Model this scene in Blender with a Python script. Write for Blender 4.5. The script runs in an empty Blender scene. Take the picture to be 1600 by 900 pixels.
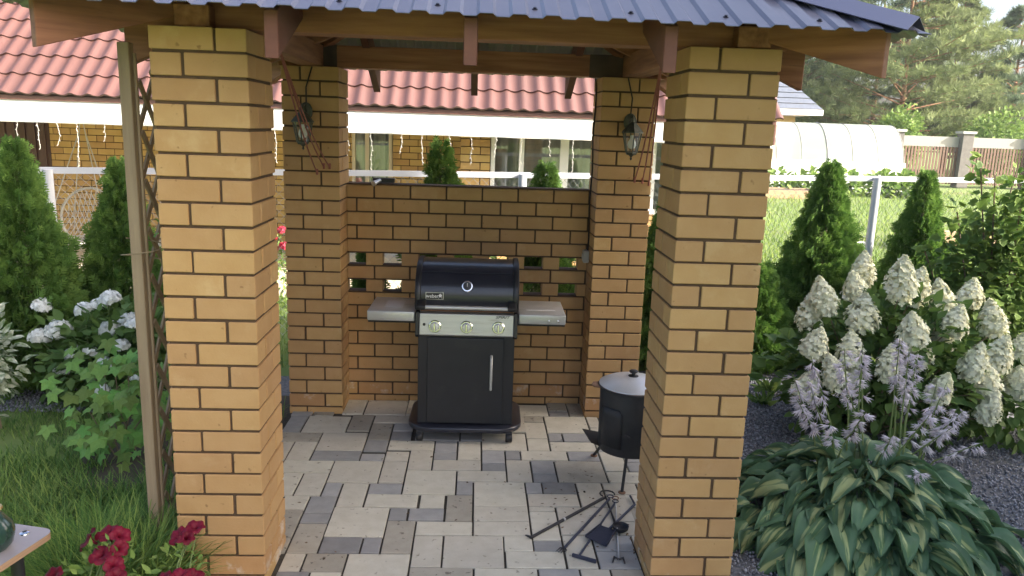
import bpy, bmesh, math, random
import numpy as np
from mathutils import Vector, Matrix
R = math.radians
random.seed(7)
rng = np.random.default_rng(11)
scene = bpy.context.scene
COL = scene.collection

# ------------------------------------------------------------------ camera
cam_d = bpy.data.cameras.new('camera')
cam_d.sensor_width = 36.0
cam_d.lens = 36.0 * 1219.74 / 1600.0
cam_d.clip_start = 0.05
cam_d.clip_end = 800
cam = bpy.data.objects.new('camera', cam_d)
COL.objects.link(cam)
yaw, pitch, roll = 0.049152, -0.206444, 0.033570
fw = Vector((math.sin(yaw) * math.cos(pitch), math.cos(yaw) * math.cos(pitch), math.sin(pitch)))
rt = Vector((math.cos(yaw), -math.sin(yaw), 0))
up = rt.cross(fw)
r2 = rt * math.cos(roll) + up * math.sin(roll)
u2 = -rt * math.sin(roll) + up * math.cos(roll)
CAM = Vector((1.3049, -3.2668, 2.1000))
cam.matrix_world = Matrix(((r2.x, u2.x, -fw.x, CAM.x), (r2.y, u2.y, -fw.y, CAM.y),
                           (r2.z, u2.z, -fw.z, CAM.z), (0, 0, 0, 1)))
scene.camera = cam

# ------------------------------------------------------------------ sky, sun, exposure
SUN_EL = R(30)
SUN_DIR = Vector((0.92, -0.39, 0)).normalized() * math.cos(SUN_EL) + Vector((0, 0, math.sin(SUN_EL)))
world = bpy.data.worlds.new('World')
scene.world = world
world.use_nodes = True
wn = world.node_tree
bg = wn.nodes['Background']
sky = wn.nodes.new('ShaderNodeTexSky')
sky.sky_type = 'NISHITA'
sky.sun_disc = False
sky.sun_elevation = SUN_EL
sky.sun_rotation = math.atan2(SUN_DIR.x, SUN_DIR.y)
sky.air_density = 0.8
sky.dust_density = 6.0
sky.ozone_density = 0.6
wn.links.new(sky.outputs[0], bg.inputs[0])
bg.inputs[1].default_value = 0.15
sun_d = bpy.data.lights.new('sun', 'SUN')
sun_d.energy = 4.0
sun_d.angle = R(0.53)
sun_d.color = (1.0, 0.93, 0.82)
sun = bpy.data.objects.new('sun', sun_d)
COL.objects.link(sun)
sun.rotation_euler = SUN_DIR.to_track_quat('Z', 'Y').to_euler()
vs = scene.view_settings
vs.view_transform = 'Standard'
vs.look = 'None'
vs.gamma = 1.0
vs.exposure = 1.82
vs.use_curve_mapping = False

# ------------------------------------------------------------------ materials
def mat(name, col, col2=None, rough=0.8, scale=8.0, detail=4.0, objvar=0.0, bump=0.0, bscale=60.0,
        metal=0.0, stretch=(1, 1, 1), coat=0.0, spec=0.5, transl=0.0, attr=False, attrvar=0.35, contrast=0.5,
        stain=None, stain_scale=6.0, stain_lo=0.5, stain_hi=0.65, hue=0.0, rand_off=True, transmission=0.0,
        spot=None, spot_scale=40, spot_lo=.68, spot_hi=.72):
    m = bpy.data.materials.new(name)
    m.use_nodes = True
    nt = m.node_tree
    N, L = nt.nodes, nt.links
    b = N['Principled BSDF']
    out = N['Material Output']
    b.inputs['Roughness'].default_value = rough
    b.inputs['Metallic'].default_value = metal
    b.inputs['Specular IOR Level'].default_value = spec
    b.inputs['Coat Weight'].default_value = coat
    b.inputs['Transmission Weight'].default_value = transmission
    tc = N.new('ShaderNodeTexCoord')
    oi = N.new('ShaderNodeObjectInfo')
    mp = N.new('ShaderNodeMapping')
    mp.inputs['Scale'].default_value = stretch
    L.new(tc.outputs['Object'], mp.inputs[0])
    if rand_off:
        sc = N.new('ShaderNodeVectorMath'); sc.operation = 'SCALE'
        sc.inputs[0].default_value = (37.0, 53.0, 71.0)
        L.new(oi.outputs['Random'], sc.inputs['Scale'])
        L.new(sc.outputs[0], mp.inputs['Location'])
    def noise(s, d=detail, rgh=0.55):
        n = N.new('ShaderNodeTexNoise')
        n.inputs['Scale'].default_value = s
        n.inputs['Detail'].default_value = d
        n.inputs['Roughness'].default_value = rgh
        L.new(mp.outputs[0], n.inputs['Vector'])
        return n
    def mapr(sock, a, bb, c, d):
        r = N.new('ShaderNodeMapRange')
        r.inputs[1].default_value, r.inputs[2].default_value = a, bb
        r.inputs[3].default_value, r.inputs[4].default_value = c, d
        L.new(sock, r.inputs[0])
        return r.outputs[0]
    def mix(f, a, bcol):
        x = N.new('ShaderNodeMix'); x.data_type = 'RGBA'
        if isinstance(f, float): x.inputs[0].default_value = f
        else: L.new(f, x.inputs[0])
        for s, v in ((x.inputs[6], a), (x.inputs[7], bcol)):
            if isinstance(v, tuple): s.default_value = (*v[:3], 1)
            else: L.new(v, s)
        return x.outputs[2]
    cur = tuple(col)
    if col2 is not None:
        n = noise(scale)
        f = mapr(n.outputs['Fac'], 0.5 - contrast * .5, 0.5 + contrast * .5, 0, 1)
        cur = mix(f, tuple(col), tuple(col2))
    if stain is not None:
        n = noise(stain_scale, 6, 0.65)
        f = mapr(n.outputs['Fac'], stain_lo, stain_hi, 0, 1)
        cur = mix(f, cur, tuple(stain))
    if spot is not None:
        n = noise(spot_scale, 2, 0.5)
        f = mapr(n.outputs['Fac'], spot_lo, spot_hi, 0, 1)
        cur = mix(f, cur, tuple(spot))
    if objvar or hue or attr:
        hs = N.new('ShaderNodeHueSaturation')
        if isinstance(cur, tuple): hs.inputs['Color'].default_value = (*cur[:3], 1)
        else: L.new(cur, hs.inputs['Color'])
        if attr:
            at = N.new('ShaderNodeAttribute'); at.attribute_name = 'rnd'
            L.new(mapr(at.outputs['Fac'], 0, 1, 1 - attrvar, 1 + attrvar), hs.inputs['Value'])
            if hue: L.new(mapr(at.outputs['Fac'], 0, 1, 0.5 + hue, 0.5 - hue), hs.inputs['Hue'])
        else:
            L.new(mapr(oi.outputs['Random'], 0, 1, 1 - objvar, 1 + objvar), hs.inputs['Value'])
            if hue: L.new(mapr(oi.outputs['Random'], 0, 1, 0.5 - hue, 0.5 + hue), hs.inputs['Hue'])
        cur = hs.outputs[0]
    if isinstance(cur, tuple): b.inputs['Base Color'].default_value = (*cur[:3], 1)
    else: L.new(cur, b.inputs['Base Color'])
    if bump:
        n = noise(bscale, 5, 0.6)
        bp = N.new('ShaderNodeBump')
        bp.inputs['Strength'].default_value = bump
        bp.inputs['Distance'].default_value = 0.004
        L.new(n.outputs['Fac'], bp.inputs['Height'])
        L.new(bp.outputs[0], b.inputs['Normal'])
    if transl:
        t = N.new('ShaderNodeBsdfTranslucent')
        if isinstance(cur, tuple): t.inputs[0].default_value = (*cur[:3], 1)
        else: L.new(cur, t.inputs[0])
        ms = N.new('ShaderNodeMixShader'); ms.inputs[0].default_value = transl
        L.new(b.outputs[0], ms.inputs[1]); L.new(t.outputs[0], ms.inputs[2])
        L.new(ms.outputs[0], out.inputs['Surface'])
    return m

M = {}
def defmat(key, *a, **k):
    M[key] = mat(key, *a, **k)
defmat('brick', (.435, .252, .101), (.495, .308, .138), rough=.82, scale=9, objvar=.075, hue=.0035, bump=.25, bscale=90, contrast=.6,
       spot=(.3, .17, .07), spot_scale=28, spot_lo=.70, spot_hi=.78, stain=(.56, .385, .195), stain_scale=5, stain_lo=.58, stain_hi=.85)
defmat('brick_stained', (.42, .235, .095), (.49, .295, .13), rough=.9, scale=9, objvar=.1, hue=.01, bump=.3, bscale=90,
       stain=(.62, .56, .48), stain_scale=7, stain_lo=.56, stain_hi=.74)
defmat('mortar', (.075, .045, .025), (.11, .07, .04), rough=.95, scale=30, bump=.5, bscale=120)
defmat('house_brick', (.46, .29, .10), (.52, .34, .14), rough=.85, scale=6, objvar=.10, hue=.008)
defmat('paver_y', (.51, .47, .375), (.60, .56, .465), rough=.85, scale=14, objvar=.09, hue=.006, bump=.9, bscale=26, contrast=.5,
       spot=(.27, .24, .185), spot_scale=30, spot_lo=.66, spot_hi=.76)
defmat('paver_m', (.33, .30, .24), (.42, .385, .315), rough=.85, scale=12, objvar=.10, bump=.9, bscale=26,
       spot=(.17, .15, .12), spot_scale=30, spot_lo=.64, spot_hi=.71)
defmat('paver_g', (.29, .285, .272), (.38, .37, .35), rough=.85, scale=12, objvar=.16, bump=.9, bscale=26)
defmat('paver_d', (.215, .21, .20), (.30, .29, .28), rough=.85, scale=12, objvar=.15, bump=.9, bscale=26)
defmat('paver_bed', (.045, .04, .033), (.07, .062, .05), rough=1, scale=30, bump=.5)
for ax, st in (('x', (.6, 9, 9)), ('y', (9, .6, 9)), ('z', (9, 9, .6))):
    defmat('wood_' + ax, (.18, .068, .035), (.37, .165, .085), contrast=.42, rough=.7, scale=3.2, stretch=st, objvar=.12, bump=.35, bscale=12,
           stain=(.09, .045, .03), stain_scale=2.2, stain_lo=.60, stain_hi=.78)
    defmat('greywood_' + ax, (.235, .175, .11), (.34, .265, .175), rough=.8, scale=3.2, stretch=st, objvar=.1, bump=.35, bscale=12)
defmat('wood_red', (.125, .045, .030), (.175, .068, .044), rough=.65, scale=6, stretch=(1, 1, 3), bump=.3, bscale=25)
defmat('wood_burnt', (.045, .03, .03), (.11, .07, .055), rough=.8, scale=5, bump=.3)
defmat('roof_sheet', (.10, .10, .145), (.13, .13, .175), rough=.40, scale=3, coat=.25, spec=.5, stain=(.17, .165, .21), stain_scale=1.6, stain_lo=.5, stain_hi=.72, stretch=(2.5, .7, 1))
defmat('roof_under', (.30, .33, .28), (.36, .38, .33), rough=.5, scale=3)
defmat('roof_flash', (.085, .083, .15), (.10, .10, .17), rough=.34, scale=3, coat=.3)
defmat('screw', (.01, .01, .02), rough=.5)
defmat('black_paint', (.010, .011, .015), (.016, .017, .022), rough=.42, scale=9, coat=.15, stain=(.04, .039, .038), stain_scale=5, stain_lo=.58, stain_hi=.85)
defmat('black_enamel', (.013, .015, .026), (.022, .024, .036), rough=.30, scale=6, coat=.35, bump=.04, bscale=40, stain=(.055, .054, .055), stain_scale=4, stain_lo=.56, stain_hi=.82)
defmat('black_iron', (.016, .017, .022), (.035, .034, .036), rough=.55, scale=14, bump=.25, bscale=50)
defmat('tool_blue', (.03, .035, .06), (.055, .06, .09), rough=.5, scale=12, metal=.3, bump=.2)
defmat('steel', (.56, .56, .56), (.66, .66, .66), rough=.36, scale=2.5, metal=.6, stretch=(1, 14, 14), stain=(.33, .30, .27), stain_scale=3,
       stain_lo=.58, stain_hi=.75)
defmat('chrome', (.75, .75, .76), rough=.15, metal=1)
defmat('plastic_black', (.015, .015, .017), rough=.5)
defmat('white_sticker', (.8, .8, .8), rough=.4)
defmat('gauge_face', (.10, .10, .11), rough=.3)
defmat('aluminium', (.60, .62, .65), (.68, .69, .71), rough=.36, scale=8, metal=.4, bump=.15, bscale=70)
defmat('rust', (.16, .08, .045), (.26, .15, .09), rough=.85, scale=30, bump=.4)
defmat('lantern_metal', (.055, .065, .055), (.15, .15, .125), rough=.5, scale=25, metal=.6)
defmat('cable', (.022, .014, .011), rough=.6)
defmat('cord_red', (.27, .085, .06), (.33, .12, .09), rough=.7, scale=40)
defmat('grey_plastic', (.42, .40, .36), rough=.5)
defmat('bulb', (.85, .85, .82), rough=.25)
def glass_mat(name, tint=(1, 1, 1), rough=0.02, mixf=.12, alpha_col=None):
    m = bpy.data.materials.new(name); m.use_nodes = True
    nt = m.node_tree; N, L = nt.nodes, nt.links
    N.remove(N['Principled BSDF'])
    tr = N.new('ShaderNodeBsdfTransparent'); tr.inputs[0].default_value = (*tint, 1)
    gl = N.new('ShaderNodeBsdfGlossy'); gl.inputs['Roughness'].default_value = rough
    ms = N.new('ShaderNodeMixShader'); ms.inputs[0].default_value = mixf
    L.new(tr.outputs[0], ms.inputs[1]); L.new(gl.outputs[0], ms.inputs[2])
    last = ms.outputs[0]
    if alpha_col:
        df = N.new('ShaderNodeBsdfDiffuse'); df.inputs[0].default_value = (*alpha_col[:3], 1)
        tl = N.new('ShaderNodeBsdfTranslucent'); tl.inputs[0].default_value = (*alpha_col[:3], 1)
        ma = N.new('ShaderNodeMixShader'); ma.inputs[0].default_value = .5
        L.new(df.outputs[0], ma.inputs[1]); L.new(tl.outputs[0], ma.inputs[2])
        m2 = N.new('ShaderNodeMixShader'); m2.inputs[0].default_value = alpha_col[3]
        L.new(last, m2.inputs[1]); L.new(ma.outputs[0], m2.inputs[2]); last = m2.outputs[0]
    L.new(last, N['Material Output'].inputs[0])
    M[name] = m
glass_mat('lantern_glass', (.93, .96, .95), .05, .12)
glass_mat('window_glass', (.85, .88, .88), .02, .14)
glass_mat('polycarbonate', (.90, .93, .92), .2, .06, (.8, .85, .82, .34))
glass_mat('bottle_glass', (.25, .38, .30), .03, .16)

# ------------------------------------------------------------------ mesh helpers
class MB:
    def __init__(s):
        s.v = []; s.f = []
    def add(s, vs, fs):
        o = len(s.v)
        s.v += [tuple(p) for p in vs]
        s.f += [tuple(i + o for i in f) for f in fs]
        return s
    def box(s, x0, y0, z0, x1, y1, z1):
        v = [(x0, y0, z0), (x1, y0, z0), (x1, y1, z0), (x0, y1, z0), (x0, y0, z1), (x1, y0, z1), (x1, y1, z1), (x0, y1, z1)]
        return s.add(v, [(0, 3, 2, 1), (4, 5, 6, 7), (0, 1, 5, 4), (1, 2, 6, 5), (2, 3, 7, 6), (3, 0, 4, 7)])
    def bar(s, p, q, w, h, upv=(0, 0, 1)):
        p, q = Vector(p), Vector(q)
        d = (q - p).normalized(); u = Vector(upv)
        a = d.cross(u)
        if a.length < 1e-5: a = d.cross(Vector((1, 0, 0)))
        a.normalize(); b = a.cross(d)
        a *= w / 2; b *= h / 2
        v = [p - a - b, p + a - b, p + a + b, p - a + b, q - a - b, q + a - b, q + a + b, q - a + b]
        return s.add(v, [(0, 1, 2, 3), (4, 7, 6, 5), (0, 4, 5, 1), (1, 5, 6, 2), (2, 6, 7, 3), (3, 7, 4, 0)])
    def tube(s, pts, r, n=8, caps=True):
        pts = [Vector(p) for p in pts]
        rs = r if isinstance(r, (list, tuple)) else [r] * len(pts)
        prev = None; rings = []
        vs = []
        for i, p in enumerate(pts):
            d = (pts[min(i + 1, len(pts) - 1)] - pts[max(i - 1, 0)])
            d = d.normalized() if d.length > 1e-9 else Vector((0, 0, 1))
            if prev is None:
                a = d.cross(Vector((0, 0, 1)))
                if a.length < .05: a = d.cross(Vector((1, 0, 0)))
            else:
                a = prev - d * prev.dot(d)
            a.normalize(); prev = a
            b = d.cross(a)
            for k in range(n):
                t = 2 * math.pi * k / n
                vs.append(p + (a * math.cos(t) + b * math.sin(t)) * rs[i])
        fs = []
        for i in range(len(pts) - 1):
            for k in range(n):
                fs.append((i * n + k, i * n + (k + 1) % n, (i + 1) * n + (k + 1) % n, (i + 1) * n + k))
        if caps:
            fs.append(tuple(range(n - 1, -1, -1)))
            fs.append(tuple((len(pts) - 1) * n + k for k in range(n)))
        return s.add(vs, fs)
    def lathe(s, prof, n=24, c=(0, 0, 0), axis='z'):
        vs = []; fs = []
        for r, z in prof:
            for k in range(n):
                t = 2 * math.pi * k / n
                if axis == 'z': p = (c[0] + r * math.cos(t), c[1] + r * math.sin(t), c[2] + z)
                elif axis == 'y': p = (c[0] + r * math.cos(t), c[1] + z, c[2] + r * math.sin(t))
                else: p = (c[0] + z, c[1] + r * math.cos(t), c[2] + r * math.sin(t))
                vs.append(p)
        for i in range(len(prof) - 1):
            for k in range(n):
                fs.append((i * n + k, i * n + (k + 1) % n, (i + 1) * n + (k + 1) % n, (i + 1) * n + k))
        if prof[0][0] > 1e-6: fs.append(tuple(range(n - 1, -1, -1)))
        if prof[-1][0] > 1e-6: fs.append(tuple((len(prof) - 1) * n + k for k in range(n)))
        return s.add(vs, fs)
    def prism(s, poly, axis, a, b):
        """poly: 2D outline; extruded along axis from a to b (x: poly=(y,z), y: (x,z), z: (x,y))"""
        def P(q, t):
            return {'x': (t, q[0], q[1]), 'y': (q[0], t, q[1]), 'z': (q[0], q[1], t)}[axis]
        n = len(poly)
        vs = [P(q, a) for q in poly] + [P(q, b) for q in poly]
        fs = [tuple(range(n - 1, -1, -1)), tuple(range(n, 2 * n))]
        fs += [(i, (i + 1) % n, n + (i + 1) % n, n + i) for i in range(n)]
        return s.add(vs, fs)
    def mesh(s, name, bevel=0, seg=2, smooth=False):
        me = bpy.data.meshes.new(name)
        me.from_pydata(s.v, [], s.f)
        bm = bmesh.new(); bm.from_mesh(me)
        bmesh.ops.recalc_face_normals(bm, faces=bm.faces)
        if bevel:
            bmesh.ops.bevel(bm, geom=[e for e in bm.edges if e.calc_face_angle(0) > .5], offset=bevel, segments=seg,
                            profile=.5, affect='EDGES', clamp_overlap=True)
        bm.to_mesh(me); bm.free()
        if smooth:
            me.shade_smooth()
            if smooth != 'all': me.set_sharp_from_angle(angle=R(40))
        me.update()
        return me
    def build(s, name, material, parent=None, bevel=0, seg=2, smooth=False, loc=None):
        return link(name, s.mesh(name, bevel, seg, smooth), material, parent, loc)

def link(name, me, material=None, parent=None, loc=None, rot=None, scale=None):
    o = bpy.data.objects.new(name, me)
    COL.objects.link(o)
    if material is not None and me is not None and len(me.materials) == 0:
        me.materials.append(M[material] if isinstance(material, str) else material)
    if parent is not None: o.parent = parent
    if loc is not None: o.location = loc
    if rot is not None: o.rotation_euler = rot
    if scale is not None: o.scale = scale if hasattr(scale, '__len__') else (scale,) * 3
    return o
def tag(o, label=None, cat=None, group=None, kind=None):
    if label: o['label'] = label
    if cat: o['category'] = cat
    if group: o['group'] = group
    if kind: o['kind'] = kind
    return o
def thing(name, label, cat, loc=(0, 0, 0), rz=0, group=None):
    o = bpy.data.objects.new(name, None)
    o.empty_display_size = .1
    COL.objects.link(o)
    o.location = loc; o.rotation_euler = (0, 0, rz)
    return tag(o, label, cat, group)
def copy_tree(o, parent=None):
    c = o.copy(); COL.objects.link(c); c.parent = parent
    for ch in o.children: copy_tree(ch, c)
    return c

def np_mesh(name, V, F, rnd=None, smooth=False):
    """V (n,3); F (m,k) constant polygon size"""
    V = np.ascontiguousarray(V, np.float32); F = np.ascontiguousarray(F, np.int32)
    me = bpy.data.meshes.new(name)
    me.vertices.add(len(V)); me.vertices.foreach_set('co', V.ravel())
    m, k = F.shape
    me.loops.add(m * k); me.loops.foreach_set('vertex_index', F.ravel())
    me.polygons.add(m)
    me.polygons.foreach_set('loop_start', np.arange(0, m * k, k, dtype=np.int32))
    if rnd is not None:
        a = me.attributes.new('rnd', 'FLOAT', 'FACE')
        a.data.foreach_set('value', np.ascontiguousarray(rnd, np.float32))
    me.update(calc_edges=True)
    if smooth: me.shade_smooth()
    return me
def unit(a):
    return a / np.maximum(np.linalg.norm(a, axis=-1, keepdims=True), 1e-9)
def rand_unit(n):
    return unit(rng.normal(size=(n, 3)))
def scatter(TV, TF, pos, axis, nrm, size, widthf=None, rnd=None):
    """template verts TV (k,3) in (along axis, side, normal) coords placed at pos with axis dirs; returns V,F,rnd"""
    n = len(pos)
    ax = unit(axis)
    sd = unit(np.cross(nrm, ax)); nm = np.cross(ax, sd)
    size = np.broadcast_to(np.asarray(size, float), (n,))
    w = size if widthf is None else size * widthf
    V = (pos[:, None, :] + ax[:, None, :] * (TV[None, :, 0:1] * size[:, None, None])
         + sd[:, None, :] * (TV[None, :, 1:2] * w[:, None, None]) + nm[:, None, :] * (TV[None, :, 2:3] * size[:, None, None]))
    k = len(TV)
    F = TF[None] + (np.arange(n) * k)[:, None, None]
    if rnd is None: rnd = rng.random(n)
    return V.reshape(-1, 3), F.reshape(-1, TF.shape[1]), np.repeat(rnd, len(TF))
def merge(parts):
    Vs, Fs, Rs = [], [], []; o = 0
    for V, F, r in parts:
        Vs.append(V); Fs.append(F + o); Rs.append(r); o += len(V)
    return np.concatenate(Vs), np.concatenate(Fs), np.concatenate(Rs)
LEAF_V = np.array([(0, 0, 0), (.32, -.36, .06), (.7, -.26, .05), (1, 0, -.06), (.7, .26, .05), (.32, .36, .06)], float)
LEAF_F = np.array([(0, 1, 2, 3), (0, 3, 4, 5)])
DIAM_V = np.array([(0, 0, 0), (.45, -.32, .05), (1, 0, -.03), (.45, .32, .05)], float)
DIAM_F = np.array([(0, 1, 2), (0, 2, 3)])
BLADE_V = np.array([(0, -.5, 0), (0, .5, 0), (.5, -.4, .06), (.5, .4, .06), (.85, -.2, .22), (.85, .2, .22), (1.0, 0, .36)], float)
BLADE_F = np.array([(0, 1, 3), (0, 3, 2), (2, 3, 5), (2, 5, 4), (4, 5, 6)])

# ------------------------------------------------------------------ ground sheets
defmat('lawn', (.105, .165, .036), (.16, .215, .055), rough=1, scale=.9, detail=8, rand_off=False,
       stain=(.2, .17, .085), stain_scale=.35, stain_lo=.55, stain_hi=.75, bump=.6, bscale=30)
defmat('soil', (.075, .06, .042), (.11, .09, .06), rough=1, scale=6, rand_off=False, bump=.8, bscale=40)
defmat('gravel_base', (.09, .093, .10), (.17, .172, .18), rough=.95, scale=60, rand_off=False, bump=1.0, bscale=70, contrast=.3)
defmat('sand_path', (.50, .43, .31), (.58, .51, .38), rough=.95, scale=3, rand_off=False, bump=.5, bscale=30)
def sheet(name, poly, z, material, kind='structure'):
    mb = MB(); mb.add([(x, y, z) for x, y in poly], [tuple(range(len(poly)))])
    o = mb.build(name, material); tag(o, kind=kind); return o
# ------------------------------------------------------------------ brick gazebo
H = 2.4418; CP = 0.1; BL_, BW_, BH_, JT = .25, .12, .088, .012
def brick_mesh(name, l, w, h, bev=.003):
    return MB().box(-l/2, -w/2, -h/2, l/2, w/2, h/2).mesh(name, bev, 1)
BR_FULL = brick_mesh('brick', BL_, BW_, BH_); BR_FULL.materials.append(M['brick'])
BR_ST = brick_mesh('brick', BL_, BW_, BH_); BR_ST.materials.append(M['brick_stained'])
gaz = thing('brick_gazebo', 'square yellow brick gazebo with four pillars, low back wall and purple metal roof', 'gazebo')

def course_bricks(mirror):
    S = .382
    L = [(.125, .06, 0, 'front'), (.322, .125, 1, 'frontside'), (.257, .322, 0, 'back'), (.06, .257, 1, 'rear')]
    return [((S - x) if mirror else x, y, r, k) for x, y, r, k in L]
def pillar(x, y, odd_mirror, inner, near):
    """inner: 'R' inner face towards +x, 'L' towards -x"""
    pil = MB().box(.009, .009, -.1, .373, .373, H - .012).build('pillar', 'mortar', gaz, loc=(x, y, 0))
    rest = MB()
    for n in range(1, 26):
        z = H - (n - .5) * CP
        mir = odd_mirror if n % 2 else not odd_mirror
        for bx, by, r, k in course_bricks(mir):
            jx, jy = random.uniform(-.0016, .0016), random.uniform(-.0016, .0016)
            seen_side = (bx > .2) if inner == 'R' else (bx < .182)
            show = k in ('front', 'frontside') or (near and seen_side)
            if n == 25 and not near: show = False
            if show:
                me = BR_ST if n >= 24 else BR_FULL
                link('brick', me, None, pil, (bx + jx, by + jy, z + random.uniform(-.0012, .0012)),
                     (random.uniform(-.002, .002), 0, (math.pi / 2 if r else 0) + random.uniform(-.004, .004) + (math.pi if random.random() < .5 else 0)))
            else:
                l, w = (BW_, BL_) if r else (BL_, BW_)
                rest.box(bx - l/2, by - w/2, z - BH_/2, bx + l/2, by + w/2, z + BH_/2)
    o = rest.build('brick_rest', 'brick', pil); tag(o, kind='stuff')
    return pil
PFL = pillar(0, 0, False, 'R', True)
PFR = pillar(2.1609, .0117, True, 'L', True)
PBL = pillar(-.0176, 2.179, True, 'R', False)
PBR = pillar(2.1411, 2.1764, False, 'L', False)

# back wall between the rear pillars
WX0, WX1, WY = .3655, 2.1405, 2.4612
core = MB()
wall = bpy.data.objects.new('back_wall', None)
wall_rest = MB()
wbricks = []
for n in range(9, 26):
    z = H - (n - .5) * CP
    if n in (14, 16):
        k = 0; x = WX0
        while x < WX1 - .02:
            a, b = x + .134, min(x + .134 + .122, WX1)
            if b - a > .02: wbricks.append((a, b, z, n))
            x += .2625
        core.box(WX0, WY + .01, z + .05 - .006, WX1, WY + .11, z + .05 + .006)
        core.box(WX0, WY + .01, z - .05 - .006, WX1, WY + .11, z - .05 + .006)
    else:
        first = .19 if n % 2 else .063
        x = WX0; b = x + first
        while x < WX1 - .01:
            b = min(b, WX1)
            if b - x > .015: wbricks.append((x, b, z, n))
            x = b + JT; b = x + BL_
for a, b, c in ((9, 13, 0), (15, 15, 0), (17, 25, 0)):
    core.box(WX0, WY + .009, H - b * CP + (.0 if b < 25 else -.05), WX1, WY + .111, H - (a - 1) * CP - .008)
wo = core.build('back_wall', 'mortar', gaz)
cache = {}
for x0, x1, z, n in wbricks:
    hidden = (.97 < x0 and x1 < 1.56 and z < 1.05) or n == 25
    if hidden:
        wall_rest.box(x0, WY, z - BH_/2, x1, WY + BW_, z + BH_/2); continue
    l = round(x1 - x0, 3)
    key = (l, n >= 24)
    if key not in cache:
        cache[key] = brick_mesh('brick', l, BW_, BH_); cache[key].materials.append(M['brick_stained' if n >= 24 else 'brick'])
    link('brick', cache[key], None, wo, ((x0 + x1) / 2, WY + BW_/2 + random.uniform(-.0015, .0015), z), (0, 0, random.uniform(-.004, .004)))
tag(wall_rest.build('brick_rest', 'brick', wo), kind='stuff')
MB().box(WX0, WY - .004, H - 8 * CP - .004, WX1, WY + .126, H - 8 * CP + .006).build('wall_capping', 'mortar', wo)

# beams
def beam(name, x0, y0, z0, x1, y1, z1, m, bev=.006, parent=gaz):
    c = ((x0 + x1) / 2, (y0 + y1) / 2, (z0 + z1) / 2)
    return MB().box(x0 - c[0], y0 - c[1], z0 - c[2], x1 - c[0], y1 - c[1], z1 - c[2]).build(name, m, parent, bev, 2, loc=c)
ZB0, ZB1 = 2.440, 2.585
beam('front_beam', -.06, .11, ZB0, 2.60, .26, ZB1, 'wood_x')
beam('rear_beam', -.06, 2.27, ZB0, 2.60, 2.42, ZB1, 'wood_x')
sb1 = beam('side_beam', .10, .262, ZB0, .25, 2.268, ZB1 - .004, 'wood_y')
sb2 = beam('side_beam', 2.29, .262, ZB0, 2.44, 2.268, ZB1 - .004, 'wood_y')
beam('scorched_end', 2.06, 2.262, ZB0 - .004, 2.30, 2.30, ZB1 + .003, 'wood_burnt')
beam('scorched_end', .24, 2.262, ZB0 - .004, .34, 2.30, ZB1 + .003, 'wood_burnt')
for x in (.07, 2.34):
    beam('packing_block', x + .02, .03, ZB0, x + .16, .105, ZB1 - .06, 'wood_y')

# roof: a square hipped roof
RC = Vector((1.27, 1.28, 0)); RH = 1.665; RT = .45; ZE = 2.466
def roof_z(dist): return ZE + dist * RT          # dist from the eave line inwards
def rafter_poly(d0, d1):
    """outline in (distance from eave, z): plumb-cut tail at d0, upper end at d1"""
    t = -.030; h = .168
    return [(d0, roof_z(d0) + t), (d0, roof_z(d0) + t - h), (d1, roof_z(d1) + t - h), (d1, roof_z(d1) + t)]
def place_slope(o, k):
    o.location = RC; o.rotation_euler = (0, 0, k * math.pi / 2)
for k in range(4):
    for off in (-.715, 0, .735):
        d1 = RH - abs(off) - (.05 if off else .06)
        poly = [(d - RH, z) for d, z in rafter_poly(.08, d1)]
        o = MB().prism(poly, 'x', off - .025, off + .025).build('rafter', 'wood_red' if k in (0, 2) else 'wood_y', gaz, .003, 1)
        place_slope(o, k)
# hip rafters
for k in range(4):
    s2 = math.sqrt(2)
    poly = [((d - RH) * s2, z) for d, z in rafter_poly(.105, RH - .04)]
    o = MB().prism(poly, 'x', -.025, .025).build('hip_rafter', 'wood_y', gaz, .003, 1)
    o.location = RC; o.rotation_euler = (0, 0, math.pi / 4 + k * math.pi / 2)
# battens
for k in range(4):
    for d in (.28, .62, .96, 1.3):
        hw = RH - d - .09
        z = roof_z(d)
        o = MB().bar((-hw, d - RH, z - .0205), (hw, d - RH, z - .0205), .09, .018, (0, -RT, 1)).build('batten', 'wood_x', gaz)
        place_slope(o, k)
# profiled sheets
def profile_breaks(x0, x1, per=.117, hgt=.011):
    xs = []; x = x0
    while x < x1:
        xs += [(x, 0), (x + .046, 0), (x + .058, hgt), (x + .105, hgt)]
        x += per
    return [(a, h) for a, h in xs if a < x1] + [(x1, 0)]
nrm = Vector((0, -RT, 1)).normalized()
def sheet_mesh(lift, t=0):
    br = profile_breaks(-RH, RH)
    vs, fs = [], []
    for x, h in br:
        d = RH - abs(x)
        o = nrm * (h + lift)
        vs.append((x + o.x, -RH + o.y, ZE + o.z)); vs.append((x + o.x, -RH + d + o.y, roof_z(d) + o.z))
    for i in range(len(br) - 1):
        fs.append((2*i, 2*i+2, 2*i+3, 2*i+1))
    me = bpy.data.meshes.new('roof_sheet'); me.from_pydata(vs, [], fs); me.update()
    return me
top, und = sheet_mesh(.004), sheet_mesh(.0015)
top.materials.append(M['roof_sheet']); und.materials.append(M['roof_under'])
und.flip_normals()
screw = MB().lathe([(0, .008), (.006, .008), (.006, .003), (.011, .002), (.011, 0)], 8).mesh('screw'); screw.materials.append(M['screw'])
sheets = []
for k in range(4):
    o = link('roof_sheet', top, None, gaz); place_slope(o, k); sheets.append(o)
    link('sheet_underside', und, None, o)
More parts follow.
